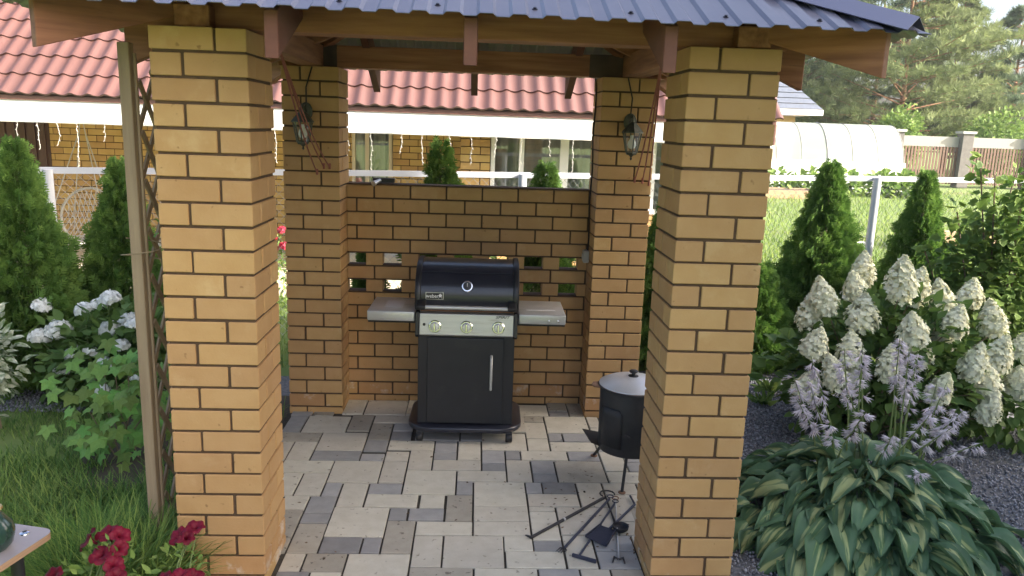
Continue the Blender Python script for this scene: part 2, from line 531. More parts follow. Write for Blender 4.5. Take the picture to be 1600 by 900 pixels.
for i in range(29):                       # screws on the front slope, along two battens
    x = -RH + .023 + i * .117
    for d, ph in ((.09, 1), (.5, 0)):
        if i % 3 == ph and abs(x) < RH - d - .13:
            p = Vector((x, -RH + d, roof_z(d))) + nrm * .004
            link('screw', screw, None, sheets[0], p, (math.atan(RT), 0, 0))
# hip flashing
hipd = Vector((1, 1, RT)).normalized()
for k in range(4):
    vs, fs = [], []
    for s in np.linspace(.0, 1, 9):
        d = s * (RH - .02) + .035 * (1 - s)
        base = Vector((-RH + d, -RH + d, roof_z(d) + .021))
        w = .085
        vs += [base + Vector((w, -w, -0.0)) * 1.0 + Vector((0, 0, -.03)), base + Vector((0, 0, .028)), base + Vector((-w, w, -.03))]
    for i in range(8):
        fs += [(3*i, 3*i+3, 3*i+4, 3*i+1), (3*i+1, 3*i+4, 3*i+5, 3*i+2)]
    mb = MB(); mb.add(vs, fs)
    me = mb.mesh('hip_flashing')
    o = link('hip_flashing', me, 'roof_flash', gaz); place_slope(o, k)
    sm = o.modifiers.new('thick', 'SOLIDIFY'); sm.thickness = .003; sm.offset = 0

# ------------------------------------------------------------------ paving of the gazebo floor
bed = MB().box(-.03, -.95, -.12, 2.58, 2.55, -.012).build('paving', 'paver_bed'); tag(bed, kind='structure')
PAVERS = "360,2147,516,2451,y;516,2147,827,2451,y;10,1894,139,2108,g;10,1803,139,1894,g;139,1803,444,2108,y;444,1836,606,2147,m;606,1989,905,2147,y;10,1646,296,1803,m;296,1501,606,1803,y;606,1684,759,1989,m;759,1842,905,1989,g;759,1684,905,1842,d;61,1485,142,1646,y;100,1350,142,1485,y;142,1350,296,1646,y;296,1350,606,1501,g;606,1501,759,1684,g;606,1350,759,1460,g;759,1534,1067,1684,y;913,1226,1067,1534,y;759,1350,913,1501,y;759,1045,913,1350,y;456,1045,759,1350,y;142,1174,456,1350,y;913,907,1224,1226,y;1067,1488,1218,1684,g;1067,1381,1218,1488,g;1218,1381,1376,1684,y;1376,1539,1683,1833,y;1067,1226,1376,1381,y;1376,1334,1529,1539,g;1376,1226,1529,1334,g;1529,1393,1630,1539,g;1630,1393,1937,1539,y;1529,1081,1686,1393,y;1686,1192,1839,1393,g;1686,1081,1839,1192,d;1224,1081,1529,1226,y;1224,907,1326,1081,g;1326,774,1635,1081,y;1635,930,1734,1081,g;1734,930,1937,1081,d;181,874,302,1174,y;302,874,456,1174,y;456,874,560,1045,g;560,746,715,1045,y;715,907,913,1045,g;259,710,404,874,y;404,674,560,874,g;404,566,560,674,g;715,746,1018,907,y;296,418,404,710,m;404,273,560,566,m;560,429,866,746,y;866,603,970,746,g;970,603,1172,746,g;560,273,766,429,d;766,273,866,429,d;866,273,1023,603,m;354,273,404,418,m;404,108,510,273,y;510,108,713,273,m;713,48,1023,273,y;404,48,561,108,d;561,48,713,108,y;1018,746,1172,907,y;1172,603,1326,907,m;1326,603,1635,774,y;1023,452,1326,603,y;1326,452,1635,603,y;1023,149,1176,452,y;1176,149,1487,452,y;1487,307,1635,452,y;1023,48,1333,149,m;1333,48,1643,149,y;1635,774,1937,930,y;1635,718,1789,774,y;1635,408,1789,718,y;1635,307,1789,408,g;1487,149,1789,307,y;1643,49,1846,149,g;1568,2169,1880,2401,y;1880,2276,2031,2452,m;1880,2169,2031,2276,d;2031,2169,2147,2452,m;1683,2048,1834,2169,m;1683,1748,1834,2048,y;1683,1539,1834,1748,y;1834,1851,2147,2169,y;2147,1952,2238,2169,y;2147,1851,2238,1952,y;1834,1700,1938,1851,g;1938,1700,2147,1851,g;1834,1539,2147,1700,y;1937,1393,2147,1539,g;2147,1618,2297,1700,y;2147,1539,2298,1618,g;2147,1236,2298,1539,y;2298,1474,2416,1539,y;2298,1378,2416,1474,g;2298,1236,2416,1378,g;1839,1081,2147,1393,m;2147,1081,2416,1236,y;1937,774,2098,1081,y;2098,926,2304,1081,y;1789,464,2098,774,y;2098,612,2219,926,y;2098,464,2219,612,y;1789,149,1948,464,y;1948,310,2157,464,g;1948,149,2157,310,g;1846,49,1996,149,y;1996,49,2157,149,m;0,-920,308,-612,y;308,-920,616,-612,y;616,-920,923,-612,m;923,-920,1231,-612,y;1231,-920,1539,-612,m;1539,-920,1847,-612,y;1847,-920,2155,-612,y;2155,-920,2308,-612,y;2308,-920,2411,-766,g;2308,-766,2411,-612,y;0,-612,308,-304,y;308,-612,616,-304,y;616,-612,923,-304,g;923,-612,1231,-304,m;1231,-612,1539,-304,y;1539,-612,1847,-304,g;1847,-612,2155,-304,y;2155,-612,2308,-304,m;2308,-612,2411,-458,y;2308,-458,2411,-304,y;0,-304,308,3,y;308,-304,616,3,y;616,-304,923,3,y;923,-304,1231,3,y;1231,-304,1539,3,m;1539,-304,1847,3,g;1847,-304,2155,3,y;2155,-304,2360,-151,m;2155,-151,2360,3,m;0,362,308,670,g;2155,362,2308,465,y;2308,362,2411,516,g;2206,465,2308,619,y;2308,516,2411,670,y;2206,619,2308,773,m;0,670,154,978,y;154,670,256,824,y;2308,670,2411,824,g;2206,773,2308,927,y;2308,824,2411,978,g;0,978,154,1286,y;2308,978,2411,1081,y;0,1286,103,1440,y;2308,1542,2411,1696,g;923,1696,1231,2004,g;1231,1696,1385,2004,g;2155,1696,2360,1850,g;1385,1850,1693,2158,y;2257,1850,2411,2158,g;923,2004,1231,2312,y;1231,2004,1385,2312,y;0,2107,154,2209,g;154,2107,308,2209,m;821,2158,923,2312,y;1385,2158,1539,2466,m;821,2312,1129,2466,y;1129,2312,1334,2466,g"
pc = {}
for s in PAVERS.split(';'):
    x0, y0, x1, y1, c = s.split(',')
    x0, y0, x1, y1 = [int(v) / 1000 for v in (x0, y0, x1, y1)]
    l, w = round(x1 - x0 - .010, 3), round(y1 - y0 - .010, 3)
    key = (round(l, 2), round(w, 2), c)
    if key not in pc:
        mb = MB().box(-l/2, -w/2, -.05, l/2, w/2, 0)
        me = mb.mesh('paver', .0035, 2); me.materials.append(M['paver_' + c]); pc[key] = me
    link('paver', pc[key], None, bed, ((x0+x1)/2, (y0+y1)/2, random.uniform(-.0025, .0015)),
         (random.uniform(-.003, .003), random.uniform(-.003, .003), random.uniform(-.004, .004)))
# ------------------------------------------------------------------ ground
sheet('lawn', [(-250, -60), (250, -60), (250, 400), (-250, 400)], -.035, 'lawn')
sheet('soil_bed', [(-.75, -.9), (-.035, -.9), (-.035, 2.9), (-1.2, 2.9), (-1.1, 1.0)], -.030, 'soil')
sheet('gravel_path', [(2.585, -1.5), (9, -1.5), (9, 3.0), (4.4, 3.55), (3.0, 3.4), (-.1, 3.05), (-1.3, 3.1), (-4.5, 2.9), (-4.5, 2.42), (-1.45, 2.2), (-.6, 2.58), (2.585, 2.58)], -.026, 'gravel_base')
sheet('house_path', [(-9, 5.9), (5.6, 6.1), (5.6, 7.0), (1.0, 7.0), (1.0, 9.4), (-9, 9.4)], -.028, 'sand_path')

# ------------------------------------------------------------------ house with red metal tile roof
defmat('tile_red', (.12, .056, .048), (.15, .075, .065), rough=.5, scale=2, coat=.12, rand_off=False, stain=(.105, .052, .045), stain_scale=.9, stain_lo=.52, stain_hi=.75, stretch=(2, .6, .6))
defmat('white_paint', (.82, .82, .80), rough=.5)
defmat('gutter_brown', (.20, .10, .08), rough=.45)
defmat('steel_brown', (.07, .032, .026), (.085, .04, .033), rough=.5, scale=2)
defmat('concrete', (.36, .35, .33), (.45, .44, .42), rough=.9, scale=5, bump=.3)
defmat('curtain', (.50, .47, .42), (.58, .55, .50), rough=.9, scale=1.2, stretch=(16, 1, .15), transl=.3)
defmat('interior', (.10, .085, .07), rough=.9)
defmat('cream_frame', (.55, .48, .36), rough=.5)
hs = thing('brick_house', 'long single storey house with red tile roof and yellow brick walls behind the fence', 'house')
EY, EX0, EX1 = 6.6, -10.0, 5.1
# wavy tile sheet: waves across x, steps up the slope
SL = R(41); STEP = .36; NW = 12
nxw = int((EX1 - EX0) / .2); pts_per = 8
xs = np.linspace(EX0 - .12, EX1, nxw * pts_per + 1)
rows = 13
V, F = [], []
cs, sn = math.cos(SL), math.sin(SL)
nx = len(xs)
ph = (xs - EX0) / .2 * 2 * np.pi
wave = .022 * np.where(np.sin(ph) > 0, np.sin(ph), .55 * np.sin(ph))
r_i = 0
for k in range(rows):
    for s, lift in ((k * STEP, .0), (k * STEP, .022), ((k + 1) * STEP, .0)):
        if lift == 0 and s == k * STEP and k > 0: pass
        yy = EY - .07 + s * cs; zz = 2.262 + s * sn
        hh = wave + lift
        V.append(np.stack([xs, yy - hh * sn, zz + hh * cs], 1))
Vn = np.concatenate(V)
for r in range(len(V) - 1):
    a = r * nx + np.arange(nx - 1)
    F.append(np.stack([a, a + 1, a + 1 + nx, a + nx], 1))
me = np_mesh('roof', Vn, np.concatenate(F)); me.shade_smooth(); me.set_sharp_from_angle(angle=R(35))
rf = link('roof', me, 'tile_red', hs)
MB().box(EX0, EY - .02, 1.935, EX1 - .08, EY + .012, 2.205).build('fascia', 'white_paint', hs)
MB().box(EX0, EY - .034, 2.196, EX1 - .07, EY + .01, 2.25).build('eave_flashing', 'gutter_brown', hs)
MB().box(EX0, EY - .02, 2.251, EX1 - .09, EY + .6, 2.275).build('eave_board', 'steel_brown', hs)
MB().box(EX0, EY + .013, 2.13, EX1 - .1, 10.5, 2.16).build('soffit', 'white_paint', hs)
MB().box(EX1 - .1, EY - .02, 1.95, EX1 - .06, 9.5, 2.2).build('fascia', 'gutter_brown', hs)
HB = {}
def hbrick(l, w=.12):
    k = (round(l, 3), w)
    if k not in HB:
        HB[k] = MB().box(-l/2, -w/2, -.044, l/2, w/2, .044).mesh('brick'); HB[k].materials.append(M['house_brick'])
    return HB[k]
def brick_wall(name, x0, x1, y, z0, z1, singles, depth=.3):
    w = MB().box(x0, y + .012, z0 - .02, x1, y + depth, z1).build(name, 'mortar', hs)
    rest = MB(); n = 0
    z = z0 + .05; c = 0
    while z < z1:
        x = x0; b = x0 + (.25 if c % 2 else .119)
        while x < x1 - .01:
            b = min(b, x1)
            if b - x > .03:
                if singles((x + b) / 2, z):
                    link('brick', hbrick(b - x), None, w, ((x + b) / 2, y + .06, z))
                else: rest.box(x, y, z - .044, b, y + .12, z + .044)
            x = b + .012; b = x + .25
        z += .1; c += 1
    if rest.v: tag(rest.build('brick_rest', 'house_brick', w), kind='stuff')
    return w
brick_wall('rear_wall', -5.42, -.66, 9.4, .12, 2.12, lambda x, z: x < -3.7)
brick_wall('rear_wall', .0, 1.25, 9.0, .12, 2.12, lambda x, z: z > .9)
brick_wall('veranda_pier', 1.085, 1.467, 7.05, .0, 2.12, lambda x, z: z > .8, .38)
brick_wall('veranda_wall', 1.48, 4.95, 7.1, .0, .98, lambda x, z: False)
brick_wall('veranda_corner', 4.62, 4.99, 6.99, .0, 2.12, lambda x, z: False, .38)
MB().box(-5.42, 9.34, -.05, -.66, 9.7, .10).build('plinth', 'concrete', hs)
# brown ribbed steel panel left of the wall
mb = MB(); x = -10.0
while x < -5.44:
    mb.box(x, 9.36, 0, x + .10, 9.42, 2.12); mb.box(x + .1, 9.385, 0, x + .15, 9.42, 2.12); x += .15
tag(mb.build('ribbed_panel', 'steel_brown', hs), kind='stuff')
# left window with plant, right glazed veranda
def window(x0, x1, y, z0, z1, mull, frame='white_paint', fw_=.055, room=.6):
    f = MB().box(x0, y, z0, x0 + fw_, y + .07, z1)
    f.box(x1 - fw_, y, z0, x1, y + .07, z1).box(x0 + fw_ + .001, y, z0, x1 - fw_ - .001, y + .07, z0 + fw_).box(x0 + fw_ + .001, y, z1 - fw_, x1 - fw_ - .001, y + .07, z1)
    w = f.build('window', frame, hs)
    for a, b in mull:
        MB().box(a, y + .003, z0 + fw_ + .001, b, y + .067, z1 - fw_ - .001).build('mullion', frame, w)
    edges = [x0 + fw_] + [v for m_ in mull for v in m_] + [x1 - fw_]
    for i in range(0, len(edges), 2):
        MB().box(edges[i], y + .03, z0 + fw_, edges[i + 1], y + .036, z1 - fw_).build('pane', 'window_glass', w)
    mbc = MB(); n = int((x1 - x0) / .03)
    vs = []; 
    for i in range(n + 1):
        xx = x0 + (x1 - x0) * i / n; yy = y + .22 + .03 * math.sin(i * 1.1) + .015 * math.sin(i * .37)
        vs += [(xx, yy, z0 - .1), (xx, yy, z1)]
    fs = [(2*i, 2*i+2, 2*i+3, 2*i+1) for i in range(n) if not (n * .42 < i < n * .47 or n * .78 < i < n * .82)]
    mbc.add(vs, fs); mbc.build('curtain', 'curtain', w, smooth='all')
    MB().box(x0 - .1, y + room, z0 - .2, x1 + .1, y + room + .02, z1 + .1).build('room_back', 'interior', w)
    return w
window(-.62, -.01, 8.98, .95, 2.12, [(-.42, -.36)], 'cream_frame', .05)
window(1.48, 4.6, 7.08, .985, 2.12, [(1.85, 1.915), (2.39, 2.50), (3.0, 3.06), (3.55, 3.66), (4.1, 4.16)])
# icicle lights under the fascia
il = thing('icicle_lights', 'white icicle light string hanging under the fascia of the house', 'string lights', (0, EY - .03, 1.935))
defmat('light_wire', (.50, .49, .45), rough=.4)
MB().tube([(x, 0, .012 + .008 * math.sin(x * 9)) for x in np.linspace(-8, 4.6, 90)], .004, 5).build('cable', 'light_wire', il)
x = -7.9; k = 0
while x < 4.6:
    L_ = (.18, .34, .26, .48, .22, .38)[k % 6] * random.uniform(.85, 1.15)
    n = int(L_ / .03) + 2
    pts = []; px_ = x
    for i in range(n):
        px_ += random.uniform(-.011, .011); pts.append(Vector((px_, random.uniform(-.004, .004), -L_ * i / (n - 1))))
    mb = MB(); mb.tube(pts, .003, 4)
    for p in pts[1::2]:
        mb.tube([p, p + Vector((random.choice((-1, 1)) * .013, -.004, -.012))], .004, 4)
    mb.build('strand', 'light_wire', il)
    x += random.uniform(.22, .38); k += 1
# flower pot in the left window
vp = thing('window_plant', 'pale potted orchid with a purple flower in the left house window', 'plant', (-.30, 9.12, 1.005))
MB().lathe([(0, 0), (.05, 0), (.065, .1), (.058, .1), (0, .09)], 14).build('pot', 'white_paint', vp, smooth=True)
defmat('purple_flower', (.35, .06, .45), rough=.6); defmat('pale_leaf', (.42, .45, .30), rough=.6, transl=.3)
mb = MB()
for i in range(12):
    a = i * 2.4; z = .12 + .04 * i
    mb.add([(0, 0, z - .03), (.07 * math.cos(a), .05 * math.sin(a), z), (.1 * math.cos(a), .06 * math.sin(a), z + .07), (.03 * math.cos(a + 1), .03, z + .04)], [(0, 1, 2, 3)])
mb.build('foliage', 'pale_leaf', vp)
mb = MB()
for i in range(7):
    a = i * .9
    mb.add([(.09, -.02, .17), (.09 + .05 * math.cos(a), -.03, .17 + .05 * math.sin(a)), (.09 + .05 * math.cos(a + .8), -.025, .17 + .05 * math.sin(a + .8))], [(0, 1, 2)])
mb.build('flower', 'purple_flower', vp)
# hanging chair on the veranda
hc = thing('hanging_chair', 'white macrame hanging chair behind the left fence post', 'chair', (-4.22, 8.1, .25))
defmat('rope_white', (.40, .385, .35), rough=.8)
def circ(c, r, n=28, tilt_=0): return [(c[0] + r * math.cos(2*math.pi*i/n), c[1] + .3 * r * math.sin(2*math.pi*i/n), c[2] + r * math.sin(2*math.pi*i/n)) for i in range(n + 1)]
MB().tube(circ((0, 0, .38), .38), .018, 8).build('hoop', 'rope_white', hc, smooth=True)
MB().tube([(0.36 * math.cos(2*math.pi*i/24), -.2 + .36 * math.sin(2*math.pi*i/24), .06) for i in range(25)], .018, 8).build('seat_ring', 'rope_white', hc, smooth=True)
mb = MB()
for i in range(-5, 6):
    h = math.sqrt(max(0, .36**2 - (i * .065)**2))
    mb.tube([(i * .065 - .5 * h, -.15 * h, .38 - h), (i * .065, .1, .38), (i * .065 + .3 * h, .15 * h, .38 + h)], .006, 5)
    mb.tube([(i * .065 + .5 * h, -.15 * h, .38 - h), (i * .065, .08, .38), (i * .065 - .3 * h, .15 * h, .38 + h)], .006, 5)
mb.build('netting', 'rope_white', hc)
for s in (-1, 1):
    for f in (.6, -1):
        MB().tube([(s * .33, -.2 * f if f < 0 else -.3, .5 if f > 0 else .08), (s * .04, 0, 1.55), (0, 0, 1.88)], .008, 6).build('rope', 'rope_white', hc)

# ------------------------------------------------------------------ chain link fence behind the gazebo
defmat('fence_paint', (.40, .42, .46), (.47, .49, .52), rough=.5, scale=6, rand_off=False)
defmat('wire', (.30, .30, .30), rough=.5, metal=.4)
RP = [Vector((-4.6, 3.02, 1.57)), Vector((-2.368, 3.70, 1.582)), Vector((-.169, 4.20, 1.598)), Vector((1.75, 4.47, 1.615)), Vector((3.86, 4.80, 1.635)), Vector((5.62, 5.10, 1.654)), Vector((9.2, 5.55, 1.675))]
fe = thing('wire_fence', 'chain link fence with grey metal posts and pale top rail behind the gazebo', 'fence')
for a, b in zip(RP[:-1], RP[1:]):
    MB().bar(a, b, .03, .055).build('top_rail', 'fence_paint', fe)
for p_ in RP[1:-1]:
    MB().tube([(p_.x, p_.y - .06, -.1), (p_.x, p_.y - .06, p_.z + .012)], .042, 14).build('post', 'fence_paint', fe, smooth=True)
mb = MB()
for a, b in zip(RP[:-1], RP[1:]):
    L_ = (b - a).length; zt = 1.55; n = int(L_ / .085)
    dxy = (b - a) / L_
    for i in range(-int(zt / .085), n + 1):
        for sg in (1, -1):
            s0 = i * .085; s1 = s0 + zt
            c0, c1 = max(s0, 0), min(s1, L_)
            if c1 - c0 < .02: continue
            z0 = (c0 - s0); z1 = (c1 - s0)
            if sg < 0: z0, z1 = zt - z0, zt - z1
            P0 = a + dxy * c0; P1 = a + dxy * c1
            mb.tube([(P0.x, P0.y + .01 * sg, z0 + .03), (P1.x, P1.y + .01 * sg, z1 + .03)], .0017, 3, False)
o = mb.build('wire_mesh', 'wire', fe); tag(o, kind='stuff')

# ------------------------------------------------------------------ greenhouse, far fence, far house
defmat('pale_metal', (.27, .265, .25), rough=.6)
gh = thing('greenhouse', 'arched polycarbonate greenhouse standing on the lawn beyond the fence', 'greenhouse', (0, 26, 0))
G0, G1 = 11.6, 17.5
arc = [(1.5 - 1.5 * math.cos(t) * (1.0 if t > .0 else 1), 2.55 * math.sin(t) ** .8) for t in np.linspace(0, math.pi, 17)]
arc = [(y, z) for y, z in arc]
nb = 6
for i in range(nb):
    a, b = G0 + (G1 - G0) * i / nb + .02, G0 + (G1 - G0) * (i + 1) / nb - .02
    vs = [(x, y, z) for x in (a, b) for y, z in arc]; n = len(arc)
    mb = MB(); mb.add(vs, [(k, k + 1, n + k + 1, n + k) for k in range(n - 1)]); mb.build('cover_panel', 'polycarbonate', gh, smooth='all')
for i in range(nb + 1):
    x = G0 + (G1 - G0) * i / nb
    MB().tube([(x, y, z) for y, z in arc], .018 if i != 3 else .035, 6).build('arch', 'pale_metal', gh)
for x in (G0, G1):
    vs = [(x, y, z) for y, z in arc]
    MB().add(vs, [tuple(range(len(arc)))]).build('end_wall', 'polycarbonate', gh)
MB().box(G0, -.03, 0, G1, .03, 1.15).build('lower_panel', 'white_paint', gh)  # white box paints in the sun's glare on the lower cover
ff = thing('slat_fence', 'brown vertical slat fence with grey brick posts beyond the lawn', 'fence', (0, 31, 0))
defmat('slat_brown', (.11, .058, .042), (.155, .085, .06), rough=.6, scale=3, objvar=.15)
defmat('grey_brick', (.12, .11, .105), (.17, .16, .15), rough=.9, scale=9)
SLM = MB().box(-.045, -.012, .12, .045, .012, 1.75).mesh('slat'); SLM.materials.append(M['slat_brown'])
x = 17.6; k = 0
while x < 29:
    link('slat', SLM, None, ff, (x, 0, 0)); x += .145
for z in (.45, 1.5): MB().box(17.5, .02, z, 29, .06, z + .05).build('fence_rail', 'slat_brown', ff)
MB().box(17.5, .045, 1.76, 29, .06, 2.2).build('pale_strip', 'pale_metal', ff)
for x in (19.7, 22.85, 26.0, 29.1):
    p_ = MB().box(x - .25, -.22, 0, x + .25, .26, 2.35).build('fence_post', 'grey_brick', ff, .01, 1)
    MB().box(x - .31, -.28, 2.352, x + .31, .32, 2.46).build('post_cap', 'concrete', p_)
fh = thing('grey_roof_house', 'small brick house with blue grey tile roof beyond the greenhouse', 'house', (14.0, 33, 0))
defmat('tile_grey', (.085, .10, .135), (.12, .14, .18), rough=.5, scale=9, stretch=(1, .3, 1))
MB().box(-3, 0, 0, 1.9, 5, 2.9).build('wall', 'house_brick', fh)
mb = MB(); RWS = 12
for r in range(RWS):
    a, b = r / RWS, (r + 1) / RWS
    mb.add([(-3.6 + 2 * a * 0, -.6 + 3.1 * a, 3.2 + 3.0 * a + .03), (2.9 - 2.6 * a, -.6 + 3.1 * a, 3.2 + 3.0 * a + .03), (2.9 - 2.6 * b, -.6 + 3.1 * b, 3.2 + 3.0 * b), (-3.6, -.6 + 3.1 * b, 3.2 + 3.0 * b)], [(0, 1, 2, 3)])
    mb.add([(2.9 - 2.6 * a, -.6 + 3.1 * a, 3.2 + 3.0 * a + .03), (2.9 - 2.6 * a, 5.6 - 3.1 * a, 3.2 + 3.0 * a + .03), (2.9 - 2.6 * b, 5.6 - 3.1 * b, 3.2 + 3.0 * b), (2.9 - 2.6 * b, -.6 + 3.1 * b, 3.2 + 3.0 * b)], [(0, 1, 2, 3)])
mb.build('roof', 'tile_grey', fh)
MB().box(-3.6, -.62, 2.95, 2.92, -.58, 3.2).box(2.88, -.57, 2.95, 2.92, 5.6, 3.2).build('fascia', 'white_paint', fh)
MB().box(-1.2, -.03, 1.0, .2, .0, 2.2).build('window', 'interior', fh)

# ------------------------------------------------------------------ added unseen house, invented to keep the sun off the gazebo
nh = thing('neighbour_house', 'tall brick house to the right of the gazebo, outside the picture', 'house', (6.04, -5.45, 0), R(-23))
defmat('cream_plaster', (.72, .69, .62), rough=.9)  # pale so the added house bounces fill light into the garden
MB().box(0, 0, -.1, 9, 6.5, 7.2).build('wall', 'cream_plaster', nh)
MB().prism([(-.5, 7.15), (4.5, 11.0), (9.5, 7.15), (9.5, 7.35), (4.5, 11.25), (-.5, 7.35)], 'y', -.5, 6.95).build('roof', 'tile_red', nh)
MB().prism([(0.02, 7.19), (4.5, 10.6), (8.98, 7.19)], 'y', .02, 6.48).build('gable', 'cream_plaster', nh)
for z in (1.0, 3.9):
    for y in (.8, 4.2):
        w = MB().box(-.04, y, z, .0, y + 1.3, z + 1.4).build('window', 'white_paint', nh)
        MB().box(-.05, y + .08, z + .08, -.041, y + 1.22, z + 1.32).build('pane', 'window_glass', w)

# timber edging and a heap of split wood on the lawn
defmat('raw_timber', (.34, .22, .13), (.46, .32, .20), rough=.85, scale=4, stretch=(1, 8, 8), objvar=.1)
rb = thing('raised_bed', 'low pale timber raised bed at the far end of the lawn', 'raised bed', (11.9, 22.5, -.03))
for y in (0, 1.2): MB().box(-.9, y, 0, .9, y + .05, .28).build('side_board', 'raw_timber', rb)
for x in (-.95, .9): MB().box(x, 0.0, 0, x + .05, 1.25, .28).build('end_board', 'raw_timber', rb)
MB().box(-.89, .06, 0, .89, 1.19, .24).build('soil', 'soil', rb)
wp = thing('timber_pile', 'low pile of brown timber on the lawn behind the small thuja', 'timber pile', (10.6, 11.6, -.03))
for i in range(9):
    MB().bar((-.9 + .05 * (i % 3), .22 * (i % 4) - .3, .08 + .13 * (i // 4)), (.9 + .08 * (i % 2), .22 * (i % 4) - .25, .08 + .13 * (i // 4)), .2, .12).build('board', 'raw_timber', wp, .01, 1)
bk = thing('white_bucket', 'small white bucket lying on the sunny lawn', 'bucket', (8.35, 10.5, -.03))
MB().lathe([(0, 0), (.10, 0), (.14, .24), (.135, .24), (.095, .01), (0, .01)], 18).build('pail', 'white_paint', bk, smooth=True)
MB().tube([(.13 * math.cos(a), 0.02, .22 + .13 * math.sin(a)) for a in np.linspace(0, math.pi, 9)], .004, 5).build('handle', 'wire', bk)
# ------------------------------------------------------------------ lettering
def text_mesh(body, size, extr=.0008, shear=0.0, sx=1.0):
    cu = bpy.data.curves.new('lettering', 'FONT'); cu.body = body; cu.size = size; cu.extrude = extr
    cu.align_x = 'CENTER'; cu.align_y = 'CENTER'; cu.shear = shear; cu.resolution_u = 3; cu.offset = size * .012
    ob = bpy.data.objects.new('lettering', cu); COL.objects.link(ob)
    dg = bpy.context.evaluated_depsgraph_get()
    me = bpy.data.meshes.new_from_object(ob.evaluated_get(dg))
    bpy.data.objects.remove(ob); bpy.data.curves.remove(cu)
    me.materials.clear()
    for v in me.vertices: v.co.x *= sx
    return me

# ------------------------------------------------------------------ gas grill
gr = thing('gas_grill', 'black gas grill with closed lid, steel side shelves and three knobs', 'grill', (1.264, 1.93, 0), R(-1))
cab = MB().box(-.318, -.225, .115, .318, .21, .735).build('cabinet', 'black_paint', gr, .004, 2)
door = MB().box(-.255, -.246, .125, .25, -.227, .715).build('door', 'black_paint', gr, .004, 2)
MB().tube([(.168, -.249, .60), (.168, -.275, .595), (.168, -.275, .375), (.168, -.249, .37)], .009, 10).build('handle', 'steel', door, smooth=True)
MB().box(.155, -.2485, .355, .181, -.2462, .615).build('handle_plate', 'plastic_black', door, .003, 2)
# base tray with rounded ends
def rrect(x0, y0, x1, y1, r, n=6):
    P = []
    for cx, cy, a in ((x1 - r, y1 - r, 0), (x0 + r, y1 - r, 90), (x0 + r, y0 + r, 180), (x1 - r, y0 + r, 270)):
        for i in range(n + 1):
            t = R(a + 90 * i / n); P.append((cx + r * math.cos(t), cy + r * math.sin(t)))
    return P
MB().prism(rrect(-.385, -.30, .385, .30, .16), 'z', .075, .113).build('base_tray', 'black_enamel', gr, .012, 3, smooth=True)
for x in (-.30, .30):
    for y in (-.25, .24):
        cst = MB().lathe([(.0, -.022), (.027, -.022), (.032, -.016), (.032, .016), (.027, .022), (0, .022)], 18, (x, y, .032), 'x').build('caster', 'plastic_black', gr, smooth=True)
        MB().box(x - .022, y - .02, .034, x + .022, y + .03, .076).build('caster_fork', 'black_paint', cst, .006, 2)
# control panel
pan = MB().prism([(-.262, .735), (-.275, .745), (-.262, .882), (-.2, .895), (.2, .895), (.2, .735)], 'x', -.306, .306).build('control_panel', 'steel', gr, .003, 2)
for s in (-1, 1):
    MB().prism([(-.268, .725), (-.285, .74), (-.268, .893), (-.2, .905), (.205, .905), (.205, .725)], 'x', s * .3075 if s > 0 else -.332, .332 if s > 0 else -.3075).build('panel_side', 'black_paint', gr, .004, 2)
tilt = math.atan2(.013, .137)
for i, x in enumerate((-.205, 0, .207)):
    z = .800 if i < 3 else 0
    e = MB().lathe([(.0, .0), (.039, .0), (.041, -.006), (.036, -.011), (.0, -.011)], 28, axis='y').build('knob', 'chrome', gr, smooth=True, loc=(x, -.2695, z))
    e.rotation_euler = (-tilt, 0, 0)
    MB().lathe([(.031, -.011), (.03, -.024), (.026, -.034), (.0, -.036)], 24, axis='y').build('knob_grip', 'steel', e, smooth=True)
    MB().box(-.006, -.045, -.026, .006, -.030, .026).build('knob_ridge', 'chrome', e, .003, 2)
MB().lathe([(.0, 0), (.009, 0), (.009, -.008), (.0, -.009)], 14, axis='y').build('igniter_button', 'plastic_black', gr, smooth=True, loc=(-.275, -.268, .812))
t = text_mesh('SPIRIT', .024, .0006, .25, 1.4); t.materials.append(M['plastic_black'])
o = link('lettering', t, None, gr, (.232, -.2655, .868), (R(90) - tilt, 0, 0))
MB().box(-.30, -.255, .896, .30, .18, .908).build('grease_ledge', 'rust', gr, .002, 1)
# lid: curved shell with heavier end caps
LP = [(-.275, .912), (-.292, .955), (-.290, 1.03), (-.262, 1.10), (-.205, 1.155), (-.12, 1.19), (-.02, 1.203), (.08, 1.196), (.16, 1.165), (.215, 1.10), (.235, 1.0), (.235, .912)]
lid = MB().prism(LP, 'x', -.297, .297).build('lid', 'black_enamel', gr, smooth=True)
def grow(poly, k):
    cy, cz = -.03, .98
    return [(cy + (y - cy) * k, cz + (z - cz) * k if z > .92 else z - .004) for y, z in poly]
for s in (-1, 1):
    a, b = (.298, .335) if s > 0 else (-.335, -.298)
    MB().prism(grow(LP, 1.045), 'x', a, b).build('lid_end', 'black_paint', gr, .008, 2, smooth=True)
# seam rib across the lid top
MB().tube([(-.297, -.218, 1.148), (.297, -.218, 1.148)], .0035, 6).build('lid_crease', 'black_enamel', lid)
bar = MB().tube([(-.262, -.345, .945), (.262, -.345, .945)], .0125, 14).build('lid_handle', 'steel', gr, smooth=True)
for s in (-1, 1):
    MB().prism([(-.268, .916), (-.358, .928), (-.366, .95), (-.348, .966), (-.284, .985)], 'x', s * .262 if s > 0 else -.318, .318 if s > 0 else -.262).build('handle_bracket', 'plastic_black', gr, .006, 2, smooth=True)
